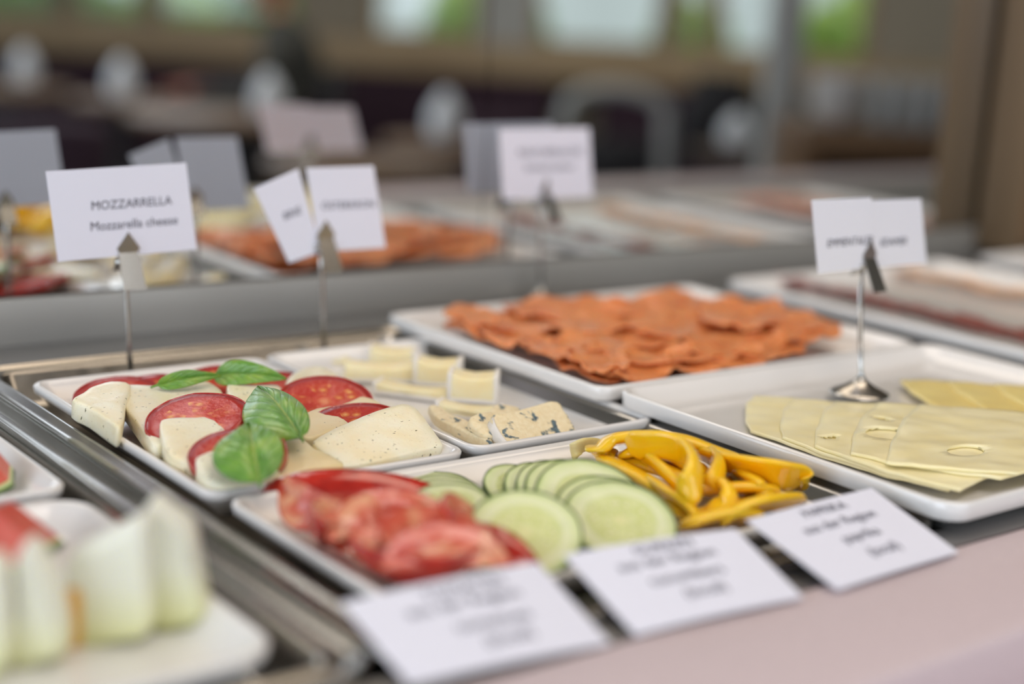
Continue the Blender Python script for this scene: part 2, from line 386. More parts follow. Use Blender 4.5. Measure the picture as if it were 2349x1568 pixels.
def basil():
    m, nt, b = newmat('basil_leaf')
    b.inputs['Roughness'].default_value = .34; b.inputs['Coat Weight'].default_value = .25; b.inputs['Coat Roughness'].default_value = .25
    b.inputs['Subsurface Weight'].default_value = .15; b.inputs['Subsurface Radius'].default_value = (.001, .003, .0005)
    uv = nt.nodes.new('ShaderNodeUVMap'); sp = node(nt, 'ShaderNodeSeparateXYZ', {0: uv.outputs[0]})
    u, v = sp.outputs[0], sp.outputs[1]               # u along the leaf, v 0..1 across
    av = mth(nt, 'ABSOLUTE', mth(nt, 'MULTIPLY', mth(nt, 'SUBTRACT', v, .5), 2.0))
    rib = ramp(nt, av, [(.0, (1, 1, 1)), (.02, (.7, .7, .7)), (.06, (0, 0, 0))])
    ph = mth(nt, 'SUBTRACT', mth(nt, 'MULTIPLY', u, 7.0), mth(nt, 'MULTIPLY', av, 2.4))
    vein = ramp(nt, mth(nt, 'PINGPONG', ph, .5), [(.0, (1, 1, 1)), (.05, (.4, .4, .4)), (.12, (0, 0, 0))])
    tc = nt.nodes.new('ShaderNodeTexCoord')
    nz = node(nt, 'ShaderNodeTexNoise', {'Vector': tc.outputs['Object'], 'Scale': 70.0, 'Detail': 3.0})
    base = ramp(nt, nz.outputs[0], [(.3, srgb(84, 132, 44)), (.5, srgb(106, 156, 58)), (.75, srgb(146, 174, 64))])
    col = mixc(nt, mth(nt, 'MULTIPLY', vein, .22), base, srgb(140, 174, 84))
    col = mixc(nt, mth(nt, 'MULTIPLY', rib, .75), col, srgb(174, 188, 96))
    nt.links.new(col, b.inputs['Base Color'])
    hgt = mth(nt, 'SUBTRACT', mth(nt, 'MULTIPLY', nz.outputs[0], .3), mth(nt, 'ADD', vein, rib))
    bp = node(nt, 'ShaderNodeBump', {'Height': hgt, 'Strength': .7, 'Distance': .0006}); nt.links.new(bp.outputs[0], b.inputs['Normal'])
    return m
MT['basil'] = basil()
MT['melon_red'] = simple('watermelon_flesh', srgb(206, 84, 66), .3, sss=.3, sssr=(.005, .001, .001), c2=srgb(216, 104, 84), vscale=50)
MT['melon_rind'] = simple('watermelon_rind', srgb(46, 72, 36), .3, c2=srgb(96, 122, 60), vscale=30)
MT['melon_white'] = simple('melon_pith', srgb(206, 214, 150), .4, sss=.2)
def honeydew():
    m, nt, b = newmat('honeydew_flesh'); b.inputs['Roughness'].default_value = .3
    b.inputs['Subsurface Weight'].default_value = .4; b.inputs['Subsurface Radius'].default_value = (.005, .005, .003); b.inputs['Subsurface Scale'].default_value = 1
    tc = nt.nodes.new('ShaderNodeTexCoord'); g = node(nt, 'ShaderNodeSeparateXYZ', {0: tc.outputs['Object']})
    nt.links.new(ramp(nt, mth(nt, 'ADD', mth(nt, 'MULTIPLY', g.outputs[1], 15.0), .5), [(.0, srgb(206, 208, 120)), (.2, srgb(226, 226, 176)), (.5, srgb(234, 234, 216)), (1, srgb(236, 236, 224))]), b.inputs['Base Color'])
    return m
MT['honeydew'] = honeydew()
MT['canta'] = simple('orange_melon', srgb(226, 168, 70), .35, sss=.3, sssr=(.005, .003, .001))
def wood(name, c, c2, rough=.45, stretch=(1, 8, 8), sc=2.5):
    m, nt, b = newmat(name); b.inputs['Roughness'].default_value = rough
    co = coords(nt, stretch)
    wv = node(nt, 'ShaderNodeTexNoise', {'Vector': co, 'Scale': sc, 'Detail': 6.0, 'Distortion': .6})
    nt.links.new(ramp(nt, wv.outputs[0], [(.3, c), (.7, c2)]), b.inputs['Base Color']); return m
MT['oak'] = wood('light_oak', srgb(180, 158, 126), srgb(156, 134, 104))
MT['walnut'] = wood('brown_wood', srgb(120, 92, 66), srgb(96, 72, 50))
MT['darkwood'] = wood('dark_wood', srgb(70, 52, 40), srgb(52, 38, 30))
MT['postwood'] = wood('post_wood', srgb(110, 90, 66), srgb(96, 78, 57), stretch=(8, 8, 1))
MT['purple'] = simple('purple_upholstery', srgb(44, 16, 37), .8, var=.2, vscale=20)
MT['black'] = simple('black_leather', srgb(30, 30, 36), .5)
MT['floor'] = simple('dark_floor', srgb(44, 36, 34), .4, var=.15, vscale=6)
MT['wall'] = simple('room_wall', srgb(150, 142, 128), .8, var=.04, vscale=3)
MT['ceil'] = simple('ceiling_paint', srgb(176, 166, 150), .85, var=.03, vscale=3)
MT['column'] = simple('grey_column_paint', srgb(176, 178, 178), .5, var=.06, vscale=5)
MT['glass'] = simple('window_pane_glass', (.9, .95, .93), .0, trans=1.0)
MT['tumbler'] = simple('tumbler_glass', (.82, .84, .86), .12, spec=.8, trans=.55)
MT['lawn'] = simple('lawn', srgb(160, 186, 96), .9, var=.2, vscale=4)
MT['hedge'] = simple('hedge_leaves', srgb(120, 150, 76), .8, c2=srgb(84, 112, 56), vscale=3)
MT['terrace'] = simple('terrace_paving', srgb(190, 192, 186), .8, var=.08, vscale=3)
MT['napkin'] = simple('white_napkin', srgb(226, 232, 240), .8)
MT['skin'] = simple('skin', srgb(190, 128, 104), .5, sss=.1)
MT['hair'] = simple('brown_hair', srgb(90, 56, 40), .6)
MT['jacket'] = simple('charcoal_jacket', srgb(64, 64, 60), .85)
MT['trousers'] = simple('dark_trousers', srgb(36, 34, 38), .85)
# ------------------------------------------------------------------ parenting in world space
def world(o):
    m = o.matrix_basis.copy(); p_ = o
    while p_.parent: m = p_.parent.matrix_basis @ p_.matrix_parent_inverse @ m; p_ = p_.parent
    return m
def world(o):
    if not o.parent: return o.matrix_basis.copy()
    return world(o.parent) @ o.matrix_parent_inverse @ o.matrix_basis
def link(name, me, mat=None, parent=None, mw=None, smooth=True):
    o = bpy.data.objects.new(name, me); COL.objects.link(o)
    for m_ in (mat if isinstance(mat, (list, tuple)) else [mat] if mat else []): me.materials.append(m_)
    if parent: o.parent = parent
    if mw is not None:
        if parent: o.matrix_parent_inverse = world(parent).inverted()
        o.matrix_basis = mw
    if smooth: me.shade_smooth()
    return o
WI = Matrix.Identity(4)
# ------------------------------------------------------------------ counter, mirror
def rrect(x0, x1, y0, y1, r, n=6):
    r = max(r, .0006); out = []
    for cx_, cy_, a0 in ((x1-r, y1-r, 0), (x0+r, y1-r, PI/2), (x0+r, y0+r, PI), (x1-r, y0+r, 1.5*PI)):
        for k in range(n+1):
            a = a0 + PI/2*k/n; out.append((cx_+r*math.cos(a), cy_+r*math.sin(a)))
    return out
def dish(name, x0, x1, y0, y1, r, prof, mat, parent=None, n=6, dz=0):
    vs_, fs = [], []; m = None
    for ins, z in prof:
        q = rrect(x0+ins, x1-ins, y0+ins, y1-ins, max(r-ins*.75, .002), n); m = len(q)
        vs_ += [(a, b, z+dz) for a, b in q]
    for k in range(len(prof)-1):
        for i in range(m):
            j = (i+1) % m; fs.append((k*m+i, k*m+j, (k+1)*m+j, (k+1)*m+i))
    fs.append(tuple(range(m))); fs.append(tuple(range((len(prof)-1)*m, len(prof)*m)))
    o = mesh(name, vs_, fs, mat, parent, WI)
    try: o.data.set_sharp_from_angle(angle=.9)
    except Exception: pass
    return o
MY = 1.05
MT['rail'] = simple('grey_metal_rail', (.36, .35, .33), .5, .5)
ct = empty('buffet_counter', (.9, .7, -.9), label='pale pink buffet counter with a sunken steel well for the trays', cat='counter')
box('stone_front_edge', (.9, .389, -.0235), (4.4, .084, .035), MT['stone'], ct, .004, 3, mw=WI)
bm = bmesh.new()
TX0, TX1, TY0, TY1 = .303, .652, .449, .975
LX0, LX1, LY0, LY1 = -.05, .301, .449, .975
bbox(bm, (.9, .4405, -.013), (4.4, .019, .014)); bbox(bm, (.9, 1.0125, -.013), (4.4, .075, .014))
bbox(bm, (1.875, .7125, -.013), (2.45, .525, .014)); bbox(bm, (-.675, .7125, -.013), (1.25, .525, .014))
bbox(bm, (.9, .74, -.045), (4.4, .62, .006))
fromb('steel_well', bm, MT['brushed'], ct, WI, auto=.5)
box('front_panel', (.9, .46, -.47), (4.36, .03, .84), MT['walnut'], ct, .002, 1, mw=WI)
box('tray_shelf', (.9, .2, -.062), (4.4, .3, .03), MT['stone'], ct, .004, 2, mw=WI)
box('carcass', (.9, .78, -.48), (4.36, .56, .83), MT['darkwood'], ct, .002, 1, mw=WI)
mr = empty('back_mirror', (.9, MY, 0), label='long wall mirror in two panels behind the buffet with a grey steel rail', cat='mirror')
SEAM = 1.0
sx_ = PY(1112, 420, MY).x
box('mirror_panel', ((-.9+sx_)/2, MY+.004, .53), (sx_-.001+.9, .004, 1.0), MT['mirror'], mr, 0, mw=WI).data.shade_flat()
box('mirror_panel', ((3.1+sx_)/2, MY+.004, .53), (3.1-sx_-.001, .004, 1.0), MT['mirror'], mr, 0, mw=WI).data.shade_flat()
box('bottom_rail', (1.1, MY+.001, .0105), (4.0, .006, .035), MT['rail'], mr, .001, 2, mw=WI)
# ------------------------------------------------------------------ trays
TRAYP = [(.030, -.028), (.022, -.0245), (.017, -.009), (.0, -.0085), (-.0008, -.005), (-.0002, -.0018), (.0012, -.0008), (.0028, -.0016), (.004, -.0032), (.011, -.0036), (.0135, -.002), (.016, -.002), (.018, -.004), (.024, -.021), (.028, -.024)]
for nm, a in (('serving_tray', (TX0, TX1, TY0, TY1)), ('serving_tray', (LX0, LX1, LY0, LY1))):
    t = dish(nm, *a, .026, TRAYP, MT['tray'], n=8)
    if a[0] > 0: tag(t, 'stainless steel tray under the mozzarella, brie and raw vegetable plates', 'tray', 'steel buffet trays')
    else: tag(t, 'stainless steel tray under the melon plates', 'tray', 'steel buffet trays')
# ------------------------------------------------------------------ plates
def plate(x0, x1, y0, y1, z, label, h=.020, r=.012, group='white rectangular china plates', rimw=.010, wall=.005):
    pr = [(.022, -h+.002), (.021, -h), (.017, -h), (.011, -h+.004), (.0016, -wall-.0012), (.0005, -wall), (0, -.0014), (.0009, -.0003), (.0024, 0), (.0042, -.0006), (.0056, -.0022), (rimw+.003, -h+.0085), (rimw+.008, -h+.0065), (rimw+.018, -h+.006)]
    p = dish('china_plate', x0, x1, y0, y1, r, pr, MT['china'], n=8, dz=z)
    return tag(p, label, 'plate', group)
plate(.330, .4945, .666, .924, 0, 'white oblong plate under the mozzarella, tomato and basil')
plate(.499, .645, .668, .926, .0005, 'white oblong plate under the brie and blue cheese')
plate(.334, .606, .489, .6575, .0, 'white oblong plate under tomato wedges, cucumber and yellow pepper')
plate(.629, .957, .708, .967, .012, 'white plate under the smoked salmon', h=.0178, r=.011, wall=.0085)
plate(.636, .964, .437, .7045, .012, 'white plate with rounded corner under the yellow cheese slices', h=.0178, r=.016, wall=.0095)
plate(1.012, 1.335, .62, .975, .012, 'white plate under the dark ham and pale turkey, behind the cheese plate', h=.0178, wall=.009)
plate(1.40, 1.70, .62, .975, .012, 'white plate under rosy cold cuts, seen in the mirror', h=.0178)
plate(-.01, .273, .705, .955, .002, 'white plate at the left edge, behind the watermelon plate')
plate(-.03, .272, .478, .692, .002, 'white plate under the watermelon and honeydew wedges', r=.022)
# ------------------------------------------------------------------ discs: tomato and cucumber slices
VIEW_AZ = math.atan2(-_f.y, -_f.x)            # direction from the food back to the viewer's side
def tilted(tilt, az_off=0.0):
    a = VIEW_AZ + az_off
    return Vector((math.cos(a)*math.sin(tilt), math.sin(a)*math.sin(tilt), math.cos(tilt)))
def disc(name, c, r, th, nrm, flesh, rim, rimname, seed=0, rot=0.0, wav=.03, rimw=.04, parent=None):
    rnd = random.Random(seed); n = 48
    M_ = frame(c, nrm, (math.cos(rot), math.sin(rot), 0)) @ Matrix.Diagonal((r, r, r, 1))
    t = th/r; ph = [rnd.uniform(0, 6.28) for _ in range(4)]
    def R(a): return 1 + wav*(.6*math.sin(2*a+ph[0]) + .4*math.sin(3*a+ph[1]) + .15*math.sin(7*a+ph[2]))
    def rings(ls):
        vs_, fs = [], []
        for s_, z_ in ls:
            for i in range(n):
                a = 2*PI*i/n; k = R(a)*s_
                x_, y_ = k*math.cos(a), k*math.sin(a)
                zz = z_ + .02*noise.noise(Vector((x_*3+seed, y_*3, seed)))*(1-abs(s_-.5))
                vs_.append((x_, y_, zz))
        for k in range(len(ls)-1):
            for i in range(n):
                j = (i+1) % n; fs.append((k*n+i, k*n+j, (k+1)*n+j, (k+1)*n+i))
        return vs_, fs
    i_ = 1-rimw
    vs_, fs = rings([(i_, -t*.95), (i_, -t*.1), (i_*.985, .0), (.8, .0), (.6, -.01), (.4, -.005), (.2, .0), (.02, 0)])
    fs.append(tuple(range(7*n, 8*n))); fs.append(tuple(range(0, n)))
    o = mesh(name, vs_, fs, flesh, parent, M_)
    vs_, fs = rings([(i_, -t), (1.0-rimw*.3, -t), (1.0, -t*.8), (1.0, -t*.2), (1.0-rimw*.3, .004), (i_, .001)])
    fs += [(5*n+i, 5*n+(i+1) % n, (i+1) % n, i) for i in range(n)]
    mesh(rimname, vs_, fs, rim, o, M_)
    return o
deg = math.radians
TG = 'tomato slices on the mozzarella plate'
for i, (px, py, z, r, tl, az, th, lb) in enumerate([
    (270, 905, .000, .0275, 12, 0, .006, 'red tomato slice at the left end of the row, its rim behind the leftmost mozzarella'),
    (362, 902, .001, .030, 10, 0, .006, 'tomato slice whose rim shows left of the back left basil leaf'),
    (452, 958, .0105, .0310, 15, -.4, .008, 'large tomato slice with skin towards the tray, between two mozzarella slices on the left'),
    (546, 1033, .0095, .0265, 14, -.3, .007, 'tomato slice half under the front basil leaf'),
    (510, 880, .000, .0290, 12, 0, .006, 'tomato slice mostly under the two back basil leaves'),
    (625, 885, .001, .0240, 10, 0, .006, 'dark tomato slice behind the right back basil leaf'),
    (744, 920, .0045, .0315, 16, .1, .007, 'wide tomato slice with seeds, right of the middle basil leaf'),
    (822, 978, .0030, .0320, 12, -.2, .006, 'tomato slice tucked under the big front mozzarella slice')]):
    o = disc('tomato_slice', P(px, py, z), r, th, tilted(deg(tl), az), MT['tomslice'], MT['tomskin'], 'skin', seed=i+3, rot=i*1.3, rimw=.035)
    tag(o, lb, 'tomato slice', TG)
# ------------------------------------------------------------------ mozzarella
CXF, CYF = .42, .75
MG = 'mozzarella slices on the white plate'
def mozz(pts, z, gx, gy, th, label, mat='mozz', x0=.42, y0=.75, seed=0, bev=.0018, under=0.0):
    q = [PP(a, b, z, x0, y0, gx, gy) for a, b in pts]
    return tag(slab('mozzarella_slice', q, th, MT[mat], bev=bev, seed=seed, under=under, wob=.0005), label, 'mozzarella', MG)
mozz([(655, 872), (675, 853), (721, 838), (752, 843), (775, 862), (760, 885), (700, 905), (670, 895)], .002, 0, .03, .009, 'pale mozzarella slice at the back right of the plate, behind the wide tomato slice', seed=1)
mozz([(520, 886), (530, 879), (585, 880), (640, 882), (652, 905), (640, 930), (560, 930), (530, 915)], .004, 0, .05, .010, 'mozzarella slice between the back basil leaf and the middle one', seed=2)
mozz([(166, 915), (190, 898), (214, 884), (255, 873), (300, 880), (290, 915), (284, 960), (274, 978), (255, 968), (205, 935)], .0035, -.05, .06, .013, 'leftmost mozzarella slice, its white cut side facing the plate rim', 'mozz', seed=3)
mozz([(262, 889), (278, 880), (330, 881), (400, 884), (465, 872), (500, 886), (510, 910), (460, 950), (400, 1000), (358, 1022), (332, 990), (290, 935), (270, 905)], .0030, .0, .04, .012, 'mozzarella slice left of the large tomato slice, cut side showing', 'mozz', seed=4, under=.001)
mozz([(366, 968), (382, 957), (420, 955), (465, 954), (534, 952), (572, 962), (570, 1000), (500, 1040), (452, 1066), (432, 1060), (408, 1052), (388, 1040), (374, 1010)], .0075, .02, .14, .014, 'mozzarella slice in the middle of the left side, in front of the large tomato slice', 'mozz', seed=5, y0=.73, under=.001)
mozz([(700, 945), (740, 931), (777, 928), (815, 914), (835, 908), (866, 917), (874, 935), (820, 965), (760, 990), (700, 1005), (680, 970)], .0045, 0, .08, .009, 'mozzarella slice between the wide tomato slice and the tomato under the front slice', 'mozz_oil', seed=6)
mozz([(450, 1048), (470, 1037), (493, 1031), (560, 1035), (640, 1060), (625, 1092), (570, 1106), (520, 1114), (478, 1102), (455, 1078)], .0110, .05, .18, .014, 'mozzarella slice under the front basil leaf at the near corner', 'mozz', seed=7, y0=.70)
mozz([(560, 1045), (605, 1020), (638, 1010), (676, 1004), (700, 1008), (724, 1026), (775, 1050), (786, 1066), (700, 1082), (620, 1100), (585, 1090)], .0045, .0, .18, .010, 'oily yellowish mozzarella slice between the front basil leaf and the herbed slice', 'mozz_oil', seed=8, y0=.70)
mozz([(719, 1017), (733, 1000), (770, 980), (818, 959), (860, 942), (901, 930), (928, 924), (948, 930), (970, 952), (993, 982), (1013, 1012), (1014, 1020), (990, 1027), (943, 1038), (887, 1051), (832, 1062), (782, 1066), (755, 1045)], .0050, .0, .24, .0095, 'big herb-flecked mozzarella slice at the front right of the plate, in sharp focus', 'mozz', seed=9, y0=.70, bev=.0012)
# ------------------------------------------------------------------ basil
def leaf(b, t, l, r, lift, droop, label, name='basil_leaf', curl=.25, seed=0, prof=.62):
    B, T, L, R_ = [P(*q) for q in (b, t, l, r)]
    ax = T-B; N_ = 26; K = 14
    sl = (L-B).dot(ax)/ax.length_squared; sr = (R_-B).dot(ax)/ax.length_squared
    vl = (L-B) - ax*sl; vr = (R_-B) - ax*sr
    up = ax.cross(vr-vl).normalized()
    if up.z < 0: up = -up
    vs_, fs, uv = [], [], []
    W_ = lambda u: (max(0.0, math.sin(PI*min(1, u)**prof))**.80)
    for i in range(N_+1):
        u = i/N_
        c = B + ax*u + up*lift*math.sin(PI*u)
        for j in range(-K, K+1):
            v = j/K; side = vr if v > 0 else vl
            q = c + side*abs(v)*W_(u) + up*(curl*side.length*(-(v*v))*W_(u) + droop*abs(v)*(1-abs(v))*W_(u))
            crease = .0009*math.exp(-(v/.08)**2)
            puff = .0010*math.sin(PI*((u*7-abs(v)*2.4) % 1.0))*min(1, abs(v)*3)*(1-abs(v)**3)
            q += up*(-crease + puff) + up*.0012*noise.noise(Vector((u*3, v*2, seed)))
            vs_.append(q); uv.append((u, v*.5+.5))
    n = 2*K+1
    for i in range(N_):
        for j in range(n-1): fs.append((i*n+j, i*n+j+1, (i+1)*n+j+1, (i+1)*n+j))
    c0 = sum(vs_, Vector())/len(vs_)
    me = bpy.data.meshes.new(name); me.from_pydata([tuple(v-c0) for v in vs_], [], fs)
    ul = me.uv_layers.new(name='UVMap')
    for lp in me.loops: ul.data[lp.index].uv = uv[lp.vertex_index]
    o = link(name, me, MT['basil']); o.location = c0
    md = o.modifiers.new('thickness', 'SOLIDIFY'); md.thickness = .0005
    # midrib underside and short stalk as a part
    d0 = (B - T).normalized()
    rodmesh('stalk', [B + ax*.06, B, B + d0*.004 - Vector((0, 0, .001))], [.0006, .0008, .0007], MT['basil'], o, 8, WI)
    return tag(o, label, 'basil leaf', 'basil leaves on the mozzarella')
leaf((360, 883, .010), (506, 862, .013), (418, 846, .019), (440, 880, .012), .003, 0, 'curled light green basil leaf at the back left', curl=.5, seed=1)
leaf((494, 858, .010), (657, 868, .012), (570, 826, .021), (600, 884, .010), .003, .0, 'dark green basil leaf lying at the back, right of the curled one', curl=.25, seed=2)
leaf((691, 1003, .0155), (592, 887, .019), (540, 940, .016), (721, 960, .0215), .006, 0, 'broad basil leaf in the middle of the plate, pointing to the back left', curl=.35, seed=3, prof=.7)
leaf((596, 1105, .009), (570, 969, .022), (486, 1046, .0165), (655, 1042, .0195), .005, 0, 'bright green basil leaf at the near corner, overlapping the oily mozzarella slice', curl=.30, seed=4, prof=.68)
# ------------------------------------------------------------------ brie and blue cheese
BG = 'brie pieces on the narrow cheese plate'
def brie(x_px, y_px, L_, D_, H_, rz, tilt, label, z=-.010, rinds=('L', 'R'), bottom=True):
    """block of brie standing on its base: length L_ across, depth D_, height H_; rind on the ends and the floor side"""
    base = P(x_px, y_px, z)
    M_ = Matrix.Translation(base) @ Matrix.Rotation(-YAW+rz, 4, 'Z') @ Matrix.Rotation(tilt, 4, 'X')
    bm = bmesh.new()
    vs0 = []
    bbox(bm, (0, D_/2, H_/2), (L_, D_, H_), .0015, 3)
    bmesh.ops.subdivide_edges(bm, edges=bm.edges[:], cuts=3, use_grid_fill=True)
    for v in bm.verts:
        k = v.co
        k.z += -.0022*math.sin(PI*min(1, max(0, (k.x/L_+.5))))*(k.z > H_*.5)
        k += Vector((noise.noise(k*150+base*9), noise.noise(k*150+Vector((5, 0, 0))+base*9), noise.noise(k*150+Vector((0, 7, 0)))))*.0008
    o = fromb('brie_piece', bm, MT['brie'], None, M_)
    for s in rinds:
        sg = -1 if s == 'L' else 1
        box('rind', (sg*(L_/2), D_/2, H_/2), (.0032, D_+.001, H_+.002), MT['rind'], o, .0014, 3, mw=M_)
    if bottom: box('rind', (0, D_/2, .0008), (L_+.001, D_+.002, .003), MT['rind'], o, .0014, 3, mw=M_)
    return tag(o, label, 'brie', BG)
brie(752, 842, .030, .02, .007, .1, 0, 'flat brie piece at the back left of the plate', rinds=('L',), z=-.012)
brie(896, 842, .034, .016, .013, -.08, .1, 'brie piece farthest back, standing with its yellow cut face forward', z=-.012)
brie(872, 876, .050, .016, .012, .12, .1, 'long brie piece in front of the farthest one', rinds=('R',), z=-.011)
brie(1000, 884, .030, .016, .0175, -.12, .1, 'brie piece standing in the middle of the row', z=-.010, rinds=('L', 'R'))
brie(940, 912, .052, .016, .0075, -.28, 0, 'long low brie piece lying in front of the row', z=-.012, rinds=('L',))
brie(1082, 922, .031, .018, .0185, -.06, .08, 'brie piece at the right end of the row with a thick white rind side', z=-.010)
brie(1068, 962, .040, .014, .009, -.25, 0, 'low brie piece with white rind in front of the row, touching the blue cheese', z=-.012, rinds=('L', 'R'))
BL = 'blue cheese pieces at the front of the cheese plate'
def bluec(pts, z, gx, gy, th, x0, y0, label, seed, bev=.0012, rind=None):
    q = [PP(a, b, z, x0, y0, gx, gy) for a, b in pts]
    o = slab('blue_cheese', q, th, MT['blue'], bev=bev, seed=seed, wob=.0012, sub=4)
    if rind:
        rq = [PP(a, b, z, x0, y0, gx, gy) for a, b in rind]
        I = world(o).inverted(); n_ = len(rq); vs_, fs = [], []
        for k in range(5):
            for i_, p_ in enumerate(rq):
                l_ = I @ p_
                w_ = Vector((noise.noise(Vector((i_*1.7, k*1.3, seed))), noise.noise(Vector((i_, k*2.1, 4))), 0))*.0007
                vs_.append(Vector((l_.x-.0013*math.sin(PI*k/4), l_.y-.0008, .0004-(th+.0002)*k/4)) + w_)
        for k in range(4):
            for i_ in range(n_-1): fs.append((k*n_+i_, k*n_+i_+1, (k+1)*n_+i_+1, (k+1)*n_+i_))
        rr = mesh('rind', vs_, fs, MT['rind'], o, world(o)); md = rr.modifiers.new('t', 'SOLIDIFY'); md.thickness = .0012
    return tag(o, label, 'blue cheese', BL)
bluec([(1126, 930), (1160, 926), (1192, 934), (1190, 960), (1130, 960)], .000, 0, .2, .008, .56, .72, 'blue cheese piece peeping out behind the large veined one', 3)
bluec([(984, 928), (1004, 930), (1028, 946), (1062, 958), (1096, 976), (1120, 1000), (1134, 1020), (1110, 1008), (1068, 990), (1030, 972), (998, 954)], -.004, .0, .1, .0065, .52, .70, 'narrow blue cheese sliver along the plate rim', 5)
bluec([(1078, 958), (1100, 948), (1128, 946), (1140, 970), (1138, 1000), (1112, 998), (1090, 980)], -.002, 0, .5, .007, .55, .695, 'small dark-veined blue cheese lump left of the large piece', 6)
bluec([(1127, 956), (1140, 948), (1196, 937), (1240, 925), (1270, 919), (1283, 921), (1292, 937), (1312, 968), (1332, 1000), (1328, 1006), (1270, 1014), (1210, 1023), (1180, 1028), (1160, 1010), (1142, 985)], .0075, .0, .62, .012, .57, .70, 'large cream-coloured blue cheese piece with dark blue veins, in sharp focus', 8,
      rind=[(1128, 956), (1134, 974), (1144, 992), (1158, 1010), (1174, 1026)])
# ------------------------------------------------------------------ raw vegetables
def wedge(px, py, z, r, az, roll, label, pitch=0.0, half=30, seed=0, sy=.86):
    n, m = 20, 8; al = deg(half); rnd = random.Random(seed)
    Rm = Matrix.Rotation(-YAW+az, 4, 'Z') @ Matrix.Rotation(pitch, 4, 'Y') @ Matrix.Rotation(deg(roll), 4, 'X')
    c = P(px, py, z); off = Rm @ Vector((0, 0, r*.5)); M_ = Matrix.Translation(c-off) @ Rm
    def sp(th, ph, k=1.0):
        a = math.sin(th); lob = 1+.035*math.cos(5*ph+seed)*a
        return Vector((r*math.cos(th)*.98, r*sy*k*a*math.sin(ph)*lob, r*sy*k*a*math.cos(ph)*lob))
    vs_, fs = [], []
    for k in (1.0, .955):
        for i in range(n+1):
            for j in range(m+1): vs_.append(sp(PI*i/n, -al+2*al*j/m, k))
    L_ = (n+1)*(m+1)
    for i in range(n):
        for j in range(m):
            a = i*(m+1)+j; fs.append((a, a+1, a+m+2, a+m+1)); a += L_; fs.append((a, a+m+1, a+m+2, a+1))
    for i in range(n):
        for j in (0, m):
            a = i*(m+1)+j; b = a+m+1; fs.append((a, b, b+L_, a+L_))
    skin_v, skin_f = vs_, fs
    vs_, fs = [], []
    K = 8
    for sg in (-1, 1):
        o0 = len(vs_)
        for i in range(n+1):
            for k in range(K+1):
                q = sp(PI*i/n, sg*al, .96*k/K)
                q.x *= 1
                d_ = math.sin(PI*k/K)*math.sin(PI*i/n)
                dent = -.0030*max(0, noise.noise(Vector((i*.35+seed, k*.6, sg*3)))+.15)*d_*2
                nrm = Vector((0, sg*math.cos(al), -math.sin(al)))
                vs_.append(q + nrm*dent)
        for i in range(n):
            for k in range(K):
                a = o0+i*(K+1)+k; fs.append((a, a+1, a+K+2, a+K+1))
    t = mesh('tomato_wedge', vs_, fs, MT['tomcut'], None, M_)
    mesh('skin', skin_v, skin_f, MT['tomskin'], t, M_)
    return tag(t, label, 'tomato wedge', 'tomato wedges on the raw vegetable plate')
for a in [
    (828, 1118, .006, .057, .03, 48, 'long tomato wedge at the back of the pile, glossy skin side up', .04, 26, 1, .50),
    (712, 1182, .004, .027, -.9, 175, 'small tomato wedge lying under the left end of the longest wedge', 0, 30, 2, .8),
    (778, 1190, .007, .030, 1.1, -112, 'tomato wedge with pale core, left of the middle of the pile', .1, 30, 3, .8),
    (880, 1190, .010, .034, .45, -85, 'tomato wedge in the middle of the pile, seeds facing up', .0, 33, 4, .75),
    (850, 1258, .003, .030, -.8, -95, 'tomato wedge at the left rim of the plate', .0, 30, 5, .75),
    (968, 1218, .012, .032, .65, -90, 'orange-fleshed tomato wedge on top of the pile, right of the middle', .15, 30, 6, .75),
    (925, 1295, .004, .033, -.30, 130, 'nearest tomato wedge, above the tomato card corner', 0, 33, 7, .7),
    (1010, 1262, .010, .030, .25, -80, 'tomato wedge with pinkish flesh, just behind the tomato card', 0, 30, 8, .75),
    (1035, 1172, .014, .020, 1.2, -80, 'short tomato wedge end sticking up beside the cucumber', .3, 30, 9, .8),
    (1112, 1240, .004, .034, -.75, 25, 'rightmost tomato wedge, leaning on the nearest cucumber slice', .0, 30, 10, .6)]:
    wedge(*a[:7], pitch=a[7], half=a[8], seed=a[9], sy=a[10])
CG = 'cucumber slices on the raw vegetable plate'
for i, (px, py, z, r, tl, az, lb) in enumerate([
    (1008, 1114, -.005, .0195, 6, 0, 'lowest of the flat-lying cucumber slices beside the tomatoes'),
    (1018, 1122, -.0012, .0195, 6, 0, 'second lowest flat-lying cucumber slice beside the tomatoes'),
    (1026, 1132, .0025, .0200, 6, 0, 'second from the top of the flat-lying cucumber slices beside the tomatoes'),
    (1034, 1146, .0062, .0200, 7, 0, 'topmost and nearest flat-lying cucumber slice beside the tomatoes'),
    (1186, 1116, -.001, .0185, 26, .5, 'small cucumber slice at the back left of the fan'),
    (1238, 1118, .0005, .0200, 26, .45, 'second cucumber slice from the back left of the fan'),
    (1278, 1122, .002, .0230, 26, .4, 'third cucumber slice from the back left of the fan, mostly covered'),
    (1312, 1128, .0035, .0255, 26, .35, 'cucumber slice just behind the highest one of the fan'),
    (1356, 1143, .006, .0300, 26, .3, 'highest large cucumber slice of the fan, next to the pepper'),
    (1398, 1176, .0035, .0285, 24, .25, 'cucumber slice just behind the near right one, only its rim showing'),
    (1424, 1190, .0055, .0290, 24, .2, 'near right cucumber slice with watery seeds, touching the yellow pepper'),
    (1203, 1220, .006, .0285, 28, .0, 'nearest cucumber slice, between the tomatoes and the cucumber card')]):
    o = disc('cucumber_slice', P(px, py, z), r, .0034, tilted(deg(tl), az), MT['cuke'], MT['peel'], 'peel', seed=i+20, rot=i*.9, wav=.02, rimw=.035)
    tag(o, lb, 'cucumber slice', CG)
